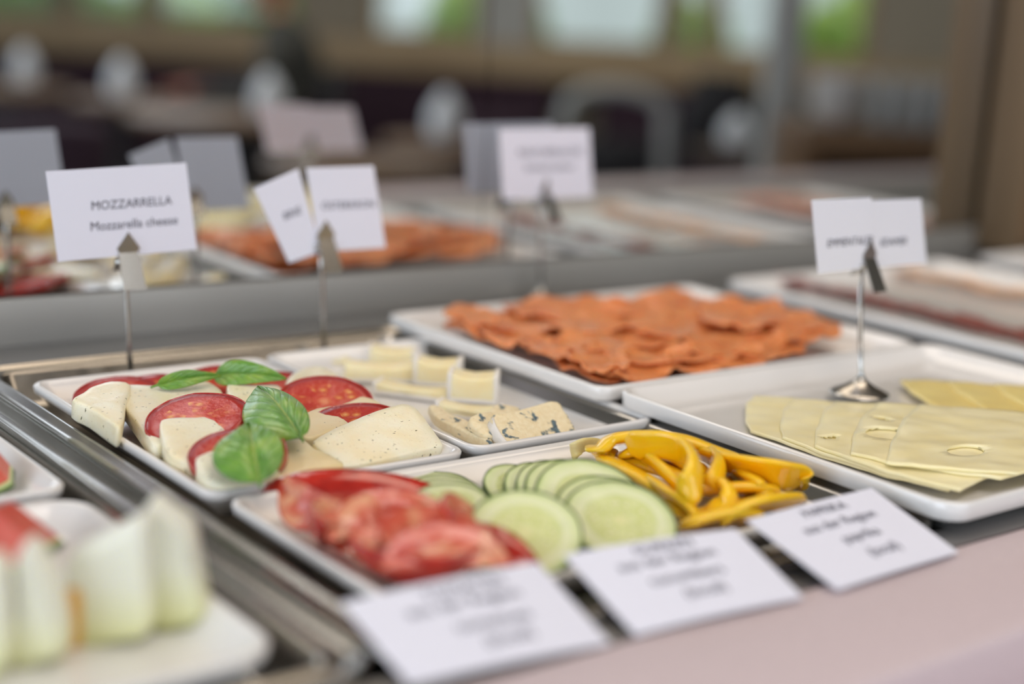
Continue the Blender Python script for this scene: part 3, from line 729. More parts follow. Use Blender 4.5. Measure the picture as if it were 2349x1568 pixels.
def ribbon(name, pts, width, thick, twist, label, cat, group, mats, seed=0, parent=None):
    pts = [P(*p) for p in pts]; q = catmull(pts, 7, closed=False); n = len(q); vs_, fs, idx = [], [], []
    sec = []
    for k in range(16):
        a = 2*PI*k/16; c_, s_ = math.cos(a), math.sin(a)
        sec.append((.5*width*(abs(c_)**.75)*(1 if c_ > 0 else -1), .5*thick*(abs(s_)**.8)*(1 if s_ > 0 else -1)))
    for k, p in enumerate(q):
        t = (q[min(k+1, n-1)]-q[max(k-1, 0)]).normalized(); up = Vector((0, 0, 1))
        a = (up - t*t.dot(up)).normalized(); b = t.cross(a)
        tw = twist[0] + (twist[1]-twist[0])*k/(n-1); A = a*math.cos(tw)+b*math.sin(tw); B = -a*math.sin(tw)+b*math.cos(tw)
        e = min(1, .45+ .55*min(k, n-1-k)/3)
        wv = 1 + .12*noise.noise(Vector((k*.25, seed, 0)))
        for u, v in sec: vs_.append(p + A*u*e*wv + B*(v*e + .06*width*(u/width*2)**2))
    m = 16
    for k in range(n-1):
        for i in range(m):
            j = (i+1) % m; fs.append((k*m+i, k*m+j, (k+1)*m+j, (k+1)*m+i)); idx.append(0 if 1 <= i+.5 < 8 else 1)
    fs += [tuple(range(m)), tuple(range((n-1)*m, n*m))]; idx += [1, 1]
    o = mesh(name, vs_, fs, mats, parent, None, idx=idx)
    c0 = sum((Vector(v) for v in vs_), Vector())/len(vs_)
    for v in o.data.vertices: v.co -= c0
    o.location = c0
    return tag(o, label, cat, group)
PM = [MT['pepper'], MT['pepper_in']]
for i, (pts, wd, th, tw, lb) in enumerate([
    ([(1392, 1064, -.002), (1378, 1030, .008), (1412, 1006, .014), (1490, 1001, .017), (1570, 1010, .016), (1650, 1040, .010), (1690, 1056, .006)], .0135, .0055, (1.2, 1.2), 'largest yellow pepper strip, arched over the back of the pile'),
    ([(1440, 1022, .016), (1500, 1016, .021), (1568, 1032, .021), (1596, 1068, .019), (1588, 1110, .013), (1560, 1138, .006)], .0100, .005, (.2, .4), 'hook-shaped yellow pepper strip curling down in the middle of the pile'),
    ([(1450, 1020, .012), (1492, 1052, .011), (1535, 1090, .009), (1562, 1120, .005)], .006, .0045, (.4, .4), 'thin yellow pepper strip inside the hook-shaped one'),
    ([(1600, 1040, .008), (1690, 1062, .012), (1770, 1076, .013), (1835, 1098, .006), (1848, 1112, .003)], .0120, .0045, (.9, .5), 'long yellow pepper strip reaching to the right rim of the plate'),
    ([(1625, 1034, .010), (1652, 1062, .013), (1640, 1098, .010), (1628, 1118, .006)], .0070, .0045, (.3, .5), 'short yellow pepper strip right of the hook-shaped one'),
    ([(1652, 1110, .008), (1676, 1132, .007), (1664, 1160, .002), (1620, 1166, -.002)], .0075, .005, (.4, .9), 'small curled yellow pepper piece lying below the pile'),
    ([(1390, 1050, .000), (1440, 1075, .004), (1500, 1110, .002), (1560, 1150, -.002), (1585, 1190, -.005)], .0130, .005, (1.2, 1.2), 'wide yellow pepper strip running down beside the cucumber fan'),
    ([(1560, 1205, -.004), (1620, 1186, -.001), (1690, 1176, .001), (1740, 1186, -.003)], .0105, .005, (1.1, 1.1), 'yellow pepper strip nearest to the cucumber card'),
    ([(1655, 1200, -.004), (1700, 1166, .003), (1768, 1148, .005), (1835, 1150, -.002)], .0105, .005, (.9, .9), 'yellow pepper strip just behind the paprika card'),
    ([(1690, 1088, .000), (1722, 1100, .005), (1752, 1120, .003), (1740, 1140, -.002)], .0095, .0045, (.8, .8), 'short yellow pepper piece under the long right strip'),
    ([(1420, 1045, .004), (1490, 1030, .010), (1560, 1050, .008), (1620, 1085, .004)], .0130, .005, (1.3, 1.3), 'broad yellow pepper strip lying inside the pile, mostly covered'),
    ([(1600, 1130, -.004), (1660, 1120, .001), (1720, 1118, .002), (1780, 1130, -.003)], .0110, .005, (1.2, 1.0), 'yellow pepper strip in the middle of the right half of the pile'),
    ([(1700, 1060, .004), (1760, 1090, .003), (1810, 1120, -.004)], .0100, .0045, (1.0, 1.0), 'yellow pepper piece under the end of the long right strip'),
    ([(1420, 1040, .000), (1500, 1062, .002), (1580, 1085, .001), (1670, 1095, -.002)], .0190, .005, (1.4, 1.4), 'widest yellow pepper strip, at the bottom of the pile'),
    ([(1590, 1180, -.006), (1660, 1170, -.004), (1740, 1150, -.004), (1800, 1140, -.005)], .0130, .004, (1.5, 1.5), 'flat yellow pepper piece on the plate floor behind the paprika card'),
    ([(1480, 1095, .000), (1530, 1130, .003), (1580, 1165, .000), (1604, 1196, -.005)], .0090, .0045, (.7, .8), 'yellow pepper strip at the bottom of the pile, beside the near cucumber slice')]):
    ribbon('pepper_strip', pts, wd*1.7, th*1.3, tw, lb, 'pepper strip', 'yellow pepper strips', PM, seed=i)
ribbon('pepper_strip', [(1316, 1048, -.006), (1322, 1028, .001), (1346, 1018, .003), (1378, 1026, -.002)], .0095, .004, (.2, .3), 'pale yellowish pepper piece at the back rim, left of the yellow ones', 'pepper strip', None, [MT['pale'], MT['pale']], seed=30)
# ------------------------------------------------------------------ sliced yellow cheese
def sheet(name, corners, z, thick, mat, label, cat, group, holes=(), seed=0, drape=.0015, n=22, m=22, rnd_c=.12):
    """thin slice: bilinear patch over four ground corners, wavy, with real holes left out of the grid, given thickness"""
    A, B, C_, D = [Vector((c[0], c[1], 0)) for c in corners]
    vs_, fs = [], []
    for i in range(n+1):
        for j in range(m+1):
            u, v = i/n, j/m
            if rnd_c:
                a_, b_ = 2*u-1, 2*v-1
                k = 1-rnd_c*max(0, abs(a_)+abs(b_)-1.4)
                u, v = .5+.5*a_*k, .5+.5*b_*k
            p = (A*(1-u)+B*u)*(1-v) + (D*(1-u)+C_*u)*v
            p.z = z + drape*noise.noise(Vector((p.x*28+seed, p.y*28, seed))) + drape*.5*noise.noise(Vector((p.x*70, p.y*70, seed)))
            p.x += .0012*noise.noise(Vector((p.y*60, seed, 1))); p.y += .0012*noise.noise(Vector((p.x*60, seed, 2)))
            vs_.append(p)
    keep = []
    W_ = m+1
    for i in range(n):
        for j in range(m):
            f = (i*W_+j, i*W_+j+1, (i+1)*W_+j+1, (i+1)*W_+j)
            c = sum((vs_[k] for k in f), Vector())/4
            if any(((c.x-h[0])/h[2])**2 + ((c.y-h[1])/(h[3] if len(h) > 3 else h[2]))**2 < 1 for h in holes): continue
            fs.append(f)
    # snap the hole border to its ellipse
    for h in holes:
        ry = h[3] if len(h) > 3 else h[2]
        for p in vs_:
            e = math.hypot((p.x-h[0])/h[2], (p.y-h[1])/ry)
            if .72 < e < 1.28: p.x = h[0]+(p.x-h[0])/e; p.y = h[1]+(p.y-h[1])/e
    c0 = sum(vs_, Vector())/len(vs_)
    me = bpy.data.meshes.new(name); me.from_pydata([tuple(p-c0) for p in vs_], [], fs); me.update()
    bm = bmesh.new(); bm.from_mesh(me)
    bmesh.ops.delete(bm, geom=[v for v in bm.verts if not v.link_faces], context='VERTS')
    bmesh.ops.recalc_face_normals(bm, faces=bm.faces)
    if bm.faces and sum(f.normal.z for f in bm.faces) < 0: bmesh.ops.reverse_faces(bm, faces=bm.faces)
    bm.to_mesh(me); bm.free()
    o = link(name, me, MT[mat]); o.location = c0
    md = o.modifiers.new('thick', 'SOLIDIFY'); md.thickness = thick; md.offset = -1
    return tag(o, label, cat, group)
EG = 'yellow cheese slices in the near stack'
names = ['lowest and farthest back', 'second from the back', 'third from the back', 'fourth from the back', 'topmost and nearest, with two oval holes']
for k in range(5):
    A = (.664, .612-.026*k); B = (.730+.017*k, .674-.021*k)
    D = (.668+.012*k*(k > 2), max(.456, A[1]-.125)); C_ = (.835+.018*k, max(.458, .575-.032*k))
    hs = [] if k < 4 else []
    if k == 2: hs = [(.690, .568, .007, .004)]
    if k == 3:
        h = P(2030, 998, .009); hs = [(h.x, h.y, .0125, .012)]
        h = P(2024, 963, .009); hs.append((h.x, h.y, .004, .007))
    if k == 4: 
        h = P(2215, 1036, .011); hs = [(h.x, h.y, .014, .0085)]
    sheet('cheese_slice', (A, B, C_, D), .0045+.0019*k, .0017, 'emmental', 'yellow cheese slice in the near stack, ' + names[k], 'cheese slice', EG, holes=hs, seed=3, n=40, m=40)
for k in range(4):
    A = (.858+.021*k, .655-.024*k); B = (A[0]-.060, A[1]-.100); C_ = (B[0]+.10, B[1]-.05); D = (A[0]+.10, A[1]-.10)
    sheet('cheese_slice', (A, B, C_, D), .0065+.0017*k, .0016, 'edam', 'deeper yellow cheese slice in the back stack, ' + ['lowest', 'second from below', 'third from below', 'topmost, at the right edge of the photo'][k], 'cheese slice', 'yellow cheese slices in the back stack', seed=10)
# ------------------------------------------------------------------ smoked salmon
rnd = random.Random(11)
SG = 'slices of smoked salmon overlapping on their plate'
def salmon(cx_, cy_, L_, W_, rz, z, amp, seed, label, mat='salmon', cat='salmon slice', group=SG, name='salmon_slice', n=20, m=12, fold=.0):
    vs_, fs = [], []
    for i in range(n+1):
        for j in range(m+1):
            u, v = 2*i/n-1, 2*j/m-1
            k = math.sqrt(max(.02, 1-.75*abs(u)**2.6))
            x = u*L_/2; y = v*W_/2*k*(1+.22*noise.noise(Vector((u*2.2, seed, v)))) + .006*noise.noise(Vector((u*2, seed*3, 0)))
            edge = max(abs(u), abs(v))**3
            zz = z + amp*(noise.noise(Vector((x*20+seed*5, y*20, seed))) + .5) + amp*1.1*edge*max(0, noise.noise(Vector((u*2.4+seed, v*1.2, 9)))+.2)
            x += .006*noise.noise(Vector((v*2.5, seed, 4)))
            vs_.append((x, y, max(z*.0+.0035, zz)))
    for i in range(n):
        for j in range(m): fs.append((i*(m+1)+j, i*(m+1)+j+1, (i+1)*(m+1)+j+1, (i+1)*(m+1)+j))
    o = mesh(name, vs_, fs, MT[mat]); o.location = (cx_, cy_, 0); o.rotation_euler = (0, 0, rz)
    md = o.modifiers.new('thick', 'SOLIDIFY'); md.thickness = .0022; md.offset = 0
    s_ = o.modifiers.new('smooth', 'SUBSURF'); s_.levels = 1; s_.render_levels = 1
    return tag(o, label, cat, group)
SP = [(.705, .905, .10, .05, .1), (.775, .915, .10, .05, -.2), (.850, .900, .10, .055, .2), (.905, .865, .08, .05, -.5),
      (.700, .870, .09, .05, -.3), (.770, .868, .11, .06, .3), (.845, .850, .10, .06, -.1), (.905, .800, .09, .05, .8),
      (.695, .825, .08, .05, 1.1), (.745, .815, .11, .06, .2), (.815, .800, .10, .055, -.4), (.885, .770, .08, .05, .3),
      (.688, .775, .08, .045, .5), (.740, .765, .10, .05, -.2), (.800, .752, .09, .04, .2), (.860, .815, .09, .05, .9), (.695, .748, .06, .035, .2), (.770, .740, .08, .04, -.1), (.822, .746, .075, .04, .15), (.672, .912, .05, .035, .8), (.670, .862, .06, .035, 1.3), (.672, .805, .06, .035, 1.2), (.676, .765, .06, .035, 1.0)]
WH = ['at the far left corner', 'second along the back edge', 'third along the back edge', 'at the far right corner', 'second row, left end', 'second row, in the middle', 'second row, right of the middle',
      'at the right rim', 'third row, left end', 'third row, near the centre of the pile', 'third row, right of the centre', 'near the right front of the pile', 'near the left front corner',
      'front row, second from the left corner', 'front row, right end', 'on top between centre and right rim', 'nearest of all, at the front left corner of the plate', 'along the near rim, left of centre', 'along the near rim, right of centre', 'small, at the far end of the left rim', 'small, second from the far end of the left rim', 'small, second from the near end of the left rim', 'small, at the near end of the left rim']
for i, (a, b, L_, W_, rz) in enumerate(SP):
    salmon(a, b, L_*1.12, W_*1.2, rz, .005+.0022*(i % 4), .0080, i*2.3+4, 'smoked salmon slice ' + WH[i])
HG = 'dark ham slices in a row'
for k in range(6):
    y = .955-.05*k
    salmon(1.092+.004*(k % 2), y, .065, .030, 1.45+.1*(k % 3), .004, .004, 40+k, 'dark ham slice, ' + ['farthest of its row', 'second from the far end of its row', 'third from the far end of its row', 'third from the near end of its row', 'second from the near end of its row', 'nearest of its row'][k], 'ham', 'ham slice', HG, 'ham_slice')
for k in range(6):
    y = .945-.052*k
    salmon(1.262+.006*(k % 2), y, .065, .040, 1.45+.15*(k % 3), .004, .004, 60+k, 'pale turkey slice, ' + ['farthest of its row', 'second from the far end of its row', 'third from the far end of its row', 'third from the near end of its row', 'second from the near end of its row', 'nearest of its row'][k], 'turkey', 'turkey slice', 'pale turkey slices in a row', 'turkey_slice')
for k in range(5):
    y = .935-.06*k
    salmon(1.55+.01*(k % 2), y, .12, .08, .2*(k % 3), .006, .006, 80+k, 'rosy sausage slice, ' + ['farthest of five', 'second farthest of five', 'middle one of five', 'second nearest of five', 'nearest of five'][k] + ' beyond the turkey', 'rosy', 'sausage slice', 'rosy sausage slices on the last plate', 'sausage_slice')
# ------------------------------------------------------------------ melons
rvh = Vector((math.cos(YAW), -math.sin(YAW), 0)); fvh = Vector((math.sin(YAW), math.cos(YAW), 0))
zf = -.011
def upright(pts, base_px, z, th, mat, label, group):
    """melon wedge standing on the plate: outline facing the viewer's side, th deep"""
    b = P(base_px[0], base_px[1], z); n_ = Vector((-fvh.x, -fvh.y, 0)); q = []
    for a in pts:
        d = ray(*a); t_ = (b-CAM).dot(n_)/d.dot(n_); q.append(CAM + d*t_)
    o = slab('melon_wedge', q, th, MT[mat], bev=.003, seed=base_px[0]*.01, hint=n_, wob=.0006)
    return tag(o, label, 'melon wedge', group)
HD = 'pale honeydew wedges'
upright([(338, 1442), (333, 1320), (320, 1205), (343, 1152), (385, 1176), (430, 1215), (450, 1300), (468, 1425), (400, 1452)], (400, 1450), zf, .016, 'honeydew', 'tall pale honeydew wedge at the right end of the row', HD)
upright([(165, 1490), (150, 1400), (147, 1310), (170, 1268), (250, 1228), (316, 1196), (330, 1215), (336, 1330), (338, 1455), (250, 1478)], (250, 1480), zf, .018, 'honeydew', 'wide pale honeydew wedge, second from the right', HD)
upright([(132, 1500), (138, 1375), (160, 1350), (186, 1362), (184, 1488)], (160, 1480), zf, .010, 'canta', 'orange melon wedge between two honeydew wedges', 'orange melon wedge')
upright([(20, 1538), (22, 1400), (32, 1292), (58, 1248), (92, 1290), (126, 1370), (142, 1450), (138, 1512), (80, 1532)], (80, 1530), zf, .016, 'honeydew', 'pointed pale honeydew wedge, third from the right', HD)
upright([(-90, 1560), (-78, 1370), (-36, 1290), (-4, 1310), (10, 1400), (6, 1545)], (-30, 1555), zf, .016, 'honeydew', 'honeydew wedge cut off by the left edge of the photo', HD)
def wmelon(px, py, z, w_, h_, th, rz, label, tilt=0.0, arc=True):
    """triangular watermelon slice: red wedge, pith and rind along its curved base"""
    M_ = Matrix.Translation(P(px, py, z)) @ Matrix.Rotation(-YAW+rz, 4, 'Z') @ Matrix.Rotation(tilt, 4, 'X')
    def band(r0, r1, mat, nm, parent):
        n = 16; al = math.atan2(w_/2, h_); vs_, fs = [], []
        for y in (-th/2, th/2):
            for r_ in (r0, r1):
                for i in range(n+1):
                    a = -al+2*al*i/n; vs_.append((h_*r_*math.sin(a), y, h_ - h_*r_*math.cos(a)))
        N_ = n+1
        for i in range(n):
            fs += [(i, i+1, N_+i+1, N_+i), (2*N_+i, 3*N_+i, 3*N_+i+1, 2*N_+i+1), (i, 2*N_+i, 2*N_+i+1, i+1), (N_+i, N_+i+1, 3*N_+i+1, 3*N_+i)]
        fs += [(0, N_, 3*N_, 2*N_), (n, 2*N_+n, 3*N_+n, N_+n)]
        return mesh(nm, vs_, fs, mat, parent, M_, smooth=False)
    o = band(.02, .86, MT['melon_red'], 'watermelon_slice', None)
    band(.86, .93, MT['melon_white'], 'pith', o); band(.93, 1.0, MT['melon_rind'], 'rind', o)
    return tag(o, label, 'watermelon', 'watermelon slices at the left edge')
wm1 = wmelon(-5, 1318, -.010, .100, .032, .022, -.1, 'red watermelon slice with dark green rind, behind the honeydew wedges', tilt=-.15)
wm2 = wmelon(-58, 1128, -.010, .05, .034, .02, .3, 'watermelon slice cut off by the left edge, its green rind upright', tilt=.1)
# ------------------------------------------------------------------ card stands
def stand(base, ct_px, yp, ang, label, sc=1.0, baser=.0215, stem_r=.0017):
    b = Vector(base); top = PY(ct_px[0], ct_px[1], yp)           # top = jaw shoulder centre
    root = empty('card_stand', b, label=label, cat='card stand', group='steel card stands with clips')
    pr = [(baser*.96, 0), (baser, .0006), (baser*.98, .0014), (baser*.8, .0030), (baser*.5, .0058), (baser*.28, .0088), (baser*.16, .0112), (.0022, .0135), (.0018, .015)]
    lathe('base', pr, MT['chrome'], root, Matrix.Translation(b), 40)
    M_ = Matrix.Translation(top) @ Matrix.Rotation(ang, 4, 'Z') @ Matrix.Rotation(PI/2, 4, 'X') @ Matrix.Diagonal((sc, sc, sc, 1))
    foot = M_ @ Vector((0, -.024, -.0035))
    rodmesh('stem', [b+Vector((0, 0, .013)), b.lerp(foot, .5), foot, M_ @ Vector((0, -.008, -.0035))], stem_r, MT['chrome'], root, 12, WI)
    def plate_(nm, pts2, th, zf_):
        vs_ = []
        for s_ in (0, 1):
            for x, y in pts2: vs_.append((x, y, zf_(y)+s_*th))
        n = len(pts2); fs = [tuple(range(n)), tuple(range(n, 2*n))] + [(i, (i+1) % n, n+(i+1) % n, n+i) for i in range(n)]
        mesh(nm, vs_, fs, MT['chrome'], root, M_, smooth=False)
    plate_('jaw', [(0, .0125), (.0080, .0015), (.0062, -.0012), (-.0062, -.0012), (-.0080, .0015)], .0009, lambda y: .0006)
    plate_('lever', [(.0070, -.0012), (.0078, -.024), (-.0078, -.024), (-.0070, -.0012)], .0009, lambda y: .0006+(-.0012-y)*.55)
    plate_('jaw', [(0, .0105), (.0070, .0005), (.006, -.002), (-.006, -.002), (-.0070, .0005)], .0009, lambda y: -.0022)
    plate_('lever', [(.0062, -.002), (.0066, -.015), (-.0066, -.015), (-.0062, -.002)], .0009, lambda y: -.0022-(-.002-y)*.6)
    rodmesh('spring', [(-.0085, -.0075, .0), (.0085, -.0075, .0)], .0021, MT['chrome'], root, 12, M_)
    return root
CZ = -.006
b1 = P(301, 868, CZ); b1.y = .9995; b1.x = P(301, 868, CZ).x*.9995/P(301, 868, CZ).y
def floor_at(px, py, y):                    # point of the upright plane y seen at px (for stems hidden behind plates)
    q = PY(px, py, y); return q
def cstand(px, py, y, z, **k):
    q = PY(px, py, y); return stand((q.x, q.y, z), **k)
Y1, Y2, Y3, Y4 = .934, .944, 1.026, .665
cstand(301, 846, Y1, -.0225, ct_px=(293, 574), yp=Y1, ang=-.05, label='steel card stand holding the mozzarella card, left of all', baser=.0075)
cstand(745, 796, Y2, -.0225, ct_px=(745, 543), yp=Y2, ang=.05, label='steel card stand holding the two overlapping cards behind the brie plate', baser=.0075)
cstand(1241, 672, Y3, -.006, ct_px=(1251, 440), yp=Y3, ang=.3, label='blurred steel card stand behind the smoked salmon plate', baser=.0205)
b4 = P(1971, 902, .006)
stand((b4.x, b4.y, .0058), (1992, 588), Y4, .05, 'steel card stand with round foot on the plate of yellow cheese slices', baser=.0205, sc=.95)
# ------------------------------------------------------------------ cards
def text_mesh(name, s, size, parent, M_, x, y, bend=0.0, sh=0.0, bold=.003):
    cu = bpy.data.curves.new(name, 'FONT'); cu.body = s; cu.size = size; cu.align_x = 'CENTER'; cu.align_y = 'CENTER'
    cu.resolution_u = 3
    t_ = bpy.data.objects.new('tmp', cu); COL.objects.link(t_)
    dg = bpy.context.evaluated_depsgraph_get(); me = bpy.data.meshes.new_from_object(t_.evaluated_get(dg))
    bpy.data.objects.remove(t_); me.name = name
    for v in me.vertices:
        v.co.x += x; v.co.y += y; v.co.z = .00035 - bend*v.co.x*v.co.x
    link(name, me, MT['ink'], parent, M_, smooth=False)
def card(corners, label, lines, group, bend=0.0, name='label_card', th=.0004):
    TL, TR, BR, BL_ = [Vector(c) for c in corners]
    c = (TL+TR+BR+BL_)/4; xd = ((TR-TL)+(BR-BL_)).normalized(); ud = ((TL-BL_)+(TR-BR))
    nz = xd.cross(ud).normalized(); M_ = frame(c, nz, xd); I = M_.inverted()
    q = [I @ p for p in (BL_, BR, TR, TL)]
    n = 16; vs_, fs = [], []
    for s_ in (0, 1):
        for i in range(n+1):
            u = i/n
            for v in (0, 1):
                p = q[0].lerp(q[1], u) if v == 0 else q[3].lerp(q[2], u)
                vs_.append((p.x, p.y, -th*s_ - bend*p.x*p.x))
    L_ = 2*(n+1)
    for i in range(n):
        a = 2*i; fs += [(a, a+2, a+3, a+1), (L_+a, L_+a+1, L_+a+3, L_+a+2), (a, L_+a, L_+a+2, a+2), (a+1, a+3, L_+a+3, L_+a+1)]
    fs += [(0, 1, L_+1, L_), (2*n, L_+2*n, L_+2*n+1, 2*n+1)]
    o = mesh(name, vs_, fs, MT['paper'], None, M_, smooth=False)
    tag(o, label, 'card', group)
    W_ = (TR-TL).length; H_ = ((TL-BL_).length)
    for s, u, v, size in lines: text_mesh('lettering', s, size, o, M_, (u-.5)*W_, (.5-v)*H_, bend)
    return o
def up4(px4, y): return [PY(a, b, y) for a, b in px4]
SCG = 'white name cards held up by the steel stands'
card(up4([(105, 393), (427, 373), (452, 572), (133, 600)], Y1-.0006), 'white card reading MOZZARRELLA, clipped in the leftmost stand', [('MOZZARRELLA', .56, .415, .0082), ('Mozzarella cheese', .575, .645, .0084)], SCG)
card(up4([(582, 432), (684, 387), (738, 577), (663, 603)], Y2+.0002), 'tilted white card left of its clip, behind the brie plate', [('BRIE', .55, .45, .0080)], SCG)
card(up4([(703, 385), (857, 380), (885, 568), (733, 577)], Y2-.0008), 'upright white card right of its clip, overlapping the tilted one', [('ÖSTERKRON', .52, .46, .0078)], SCG)
card(up4([(1145, 296), (1352, 293), (1360, 451), (1154, 459)], Y3-.0006), 'blurred white card with two lines, behind the smoked salmon', [('RÄUCHERLACHS', .53, .34, .0095), ('Smoked salmon', .53, .55, .0088)], SCG)
card(up4([(1862, 459), (1999, 452), (2012, 612), (1877, 627)], Y4-.0006), 'white card reading EMMENTALER above the yellow cheese slices', [('EMMENTALER', .60, .60, .0078)], SCG)
card(up4([(1996, 459), (2113, 455), (2126, 604), (2008, 613)], Y4+.0004), 'white card reading EDAMER, partly behind the other one above the cheese', [('EDAMER', .42, .63, .0078)], SCG)
def lean(px4, zt, zb): return [P(*px4[0], zt), P(*px4[1], zt), P(*px4[2], zb), P(*px4[3], zb)]
FG = 'white name cards leaning on the raw vegetable plate'
ZT, ZB = .0125, -.0030
card(lean([(783, 1375), (1233, 1285), (1403, 1468), (940, 1568)], ZT, ZB), 'large blurred white card leaning in front of the tomato wedges', [('TOMATEN', .55, .125, .0086), ('aus der Region', .50, .29, .0092), ('tomatoes', .56, .55, .0095), ('(local)', .57, .76, .0095)], FG, bend=.5)
card(lean([(1293, 1268), (1688, 1206), (1845, 1366), (1460, 1450)], ZT, ZB), 'white card leaning in front of the cucumber slices', [('GURKEN', .52, .125, .0086), ('aus der Region', .48, .28, .0092), ('cucumbers', .50, .50, .0095), ('(local)', .52, .70, .0095)], FG, bend=.5)
card(lean([(1712, 1190), (2000, 1117), (2200, 1264), (1922, 1350)], ZT, ZB), 'white card reading PAPRIKA, leaning in front of the yellow pepper', [('PAPRIKA', .53, .125, .0086), ('aus der Region', .52, .31, .0092), ('paprika', .53, .52, .0095), ('(local)', .55, .74, .0095)], FG, bend=.2)
# ------------------------------------------------------------------ wooden post at the mirror's end
q0 = PY(2246, 500, 1.045)
box('wooden_post', (q0.x+.16, 1.018, .47), (.32, .058, .93), MT['postwood'], None, .003, 2)
tag(bpy.data.objects['wooden_post'], 'brown wooden post closing the right end of the mirror', 'post')
# ------------------------------------------------------------------ dining room, seen in the mirror
ROOM = Matrix.Translation((0, 2*MY, 0)) @ Matrix.Rotation(YAW, 4, 'Z')
def ST(px, py, t):
    d = ray(px, py); f_ = d.dot(fvh); return t*d.dot(rvh)/f_, .25 + t*d.z/f_
def STz(px, py, z):
    d = ray(px, py); f_ = d.dot(fvh); t = (z-.25)/d.z*f_; return t*d.dot(rvh)/f_, t
def L(s, t, z, rz=0): return ROOM @ Matrix.Translation((s, -t, z)) @ Matrix.Rotation(rz, 4, 'Z')
def rbox(name, s0, s1, t0, t1, z0, z1, mat, parent=None, bev=0.0):
    return box(name, ((s0+s1)/2, -(t0+t1)/2, (z0+z1)/2), (s1-s0, t1-t0, z1-z0), mat, parent, bev, 2, mw=ROOM)
FZ, CZL = -.9, 1.9
tag(rbox('floor', -7, 6, -1.8, 8.2, FZ-.1, FZ, MT['floor']), kind='structure')
tag(rbox('ceiling', -7, 6, -1.8, 8.4, CZL, CZL+.1, MT['ceil']), kind='structure')
tag(box('wall_back', (1.2, 1.16, .5), (9, .1, 2.8), MT['wall']), kind='structure')
TW = 8.0
WIN = [(-420, 130, 1), (155, 330, 1), (350, 690, 1), (852, 1104, 1), (1228, 1532, 1), (1556, 1640, 1), (1652, 2010, 1)]
sx = lambda px, t=TW: ST(px, 0, t)[0]
tag(rbox('wall_front', -6.5, 5.5, TW, TW+.2, FZ, .06, MT['wall']), kind='structure')
tag(rbox('wall_front', -6.5, 5.5, TW, TW+.2, 1.35, CZL, MT['wall']), kind='structure')
edges = [-6.5] + [x for a, b, _ in WIN for x in (sx(a), sx(b))] + [5.5]
for k in range(0, len(edges), 2):
    tag(rbox('wall_front', edges[k], edges[k+1], TW, TW+.2, .06, 1.35, MT['column' if k == 8 else 'wall']), kind='structure')
for k, (a, b, _) in enumerate(WIN):
    s0, s1 = sx(a), sx(b)
    bm = bmesh.new(); fw = .04
    for u0, u1, v0, v1 in ((s0, s0+fw, .06, 1.35), (s1-fw, s1, .06, 1.35), (s0+fw, s1-fw, .06, .06+fw), (s0+fw, s1-fw, 1.35-fw, 1.35)):
        bbox(bm, ((u0+u1)/2, -(TW+.08), (v0+v1)/2), (u1-u0, .06, v1-v0))
    wdw = fromb('window_%d' % (k+1), bm, MT['oak'], None, ROOM, auto=.5)
    tag(wdw, kind='structure')
    box('pane', ((s0+s1)/2, -(TW+.08), .705), (s1-s0-2*fw, .006, 1.21), MT['glass'], wdw, 0, mw=ROOM)
tag(rbox('trim_1', -6.5, 3.6, TW-.28, TW, -.10, .062, MT['oak'], None, .01), kind='structure')
tag(rbox('lawn', -14, 14, TW+.5, TW+30, FZ-.1, FZ-.02, MT['lawn']), kind='structure')
def bush(s, t, z, r, label, mat='hedge', seed=0, sz=1.0):
    bm = bmesh.new(); bmesh.ops.create_icosphere(bm, subdivisions=4, radius=1)
    for v in bm.verts:
        k = 1 + .22*noise.noise(v.co*2.2+Vector((seed, 0, 0))) + .12*noise.noise(v.co*7+Vector((seed, 3, 0)))
        v.co = Vector((v.co.x*r, v.co.y*r, v.co.z*r*sz))*k
    o = fromb('garden_bush', bm, MT[mat], None, L(s, t, z)); tag(o, label, 'bush', 'bushes outside the dining room windows')
for i, (px, t, r, z, mt) in enumerate([(-100, 12, .65, 0, 'hedge'), (60, 14.5, .75, 0, 'hedge'), (205, 12, .36, -.1, 'hedge'), (400, 13.2, .40, 0, 'lawn'), (590, 15, .66, .1, 'hedge'), (1070, 12, .32, .1, 'lawn'), (1180, 13, .35, 0, 'hedge'), (1590, 12, .3, .1, 'lawn'), (2010, 14, .55, .1, 'lawn'), (1900, 12.5, .30, .1, 'lawn')]):
    bush(sx(px, t), t, z, r, ['dark green bush outside the far left window', 'second dark bush from the left outside the windows', 'dark bush outside the narrow left window', 'light green bush outside the third window from the left', 'dark bush outside, behind the seated person', 'bright green bush outside the window right of the person', 'dark bush outside behind the grey wall pier', 'pale green bush outside the narrow window left of the grey column', 'larger light green bush outside, right of the grey column', 'small light green bush outside, just right of the grey column'][i], mt, i)
tag(rbox('garden_wall', -9, 10, 17, 17.2, FZ, -.05, MT['terrace']), 'pale garden wall outside behind the bushes', 'wall')
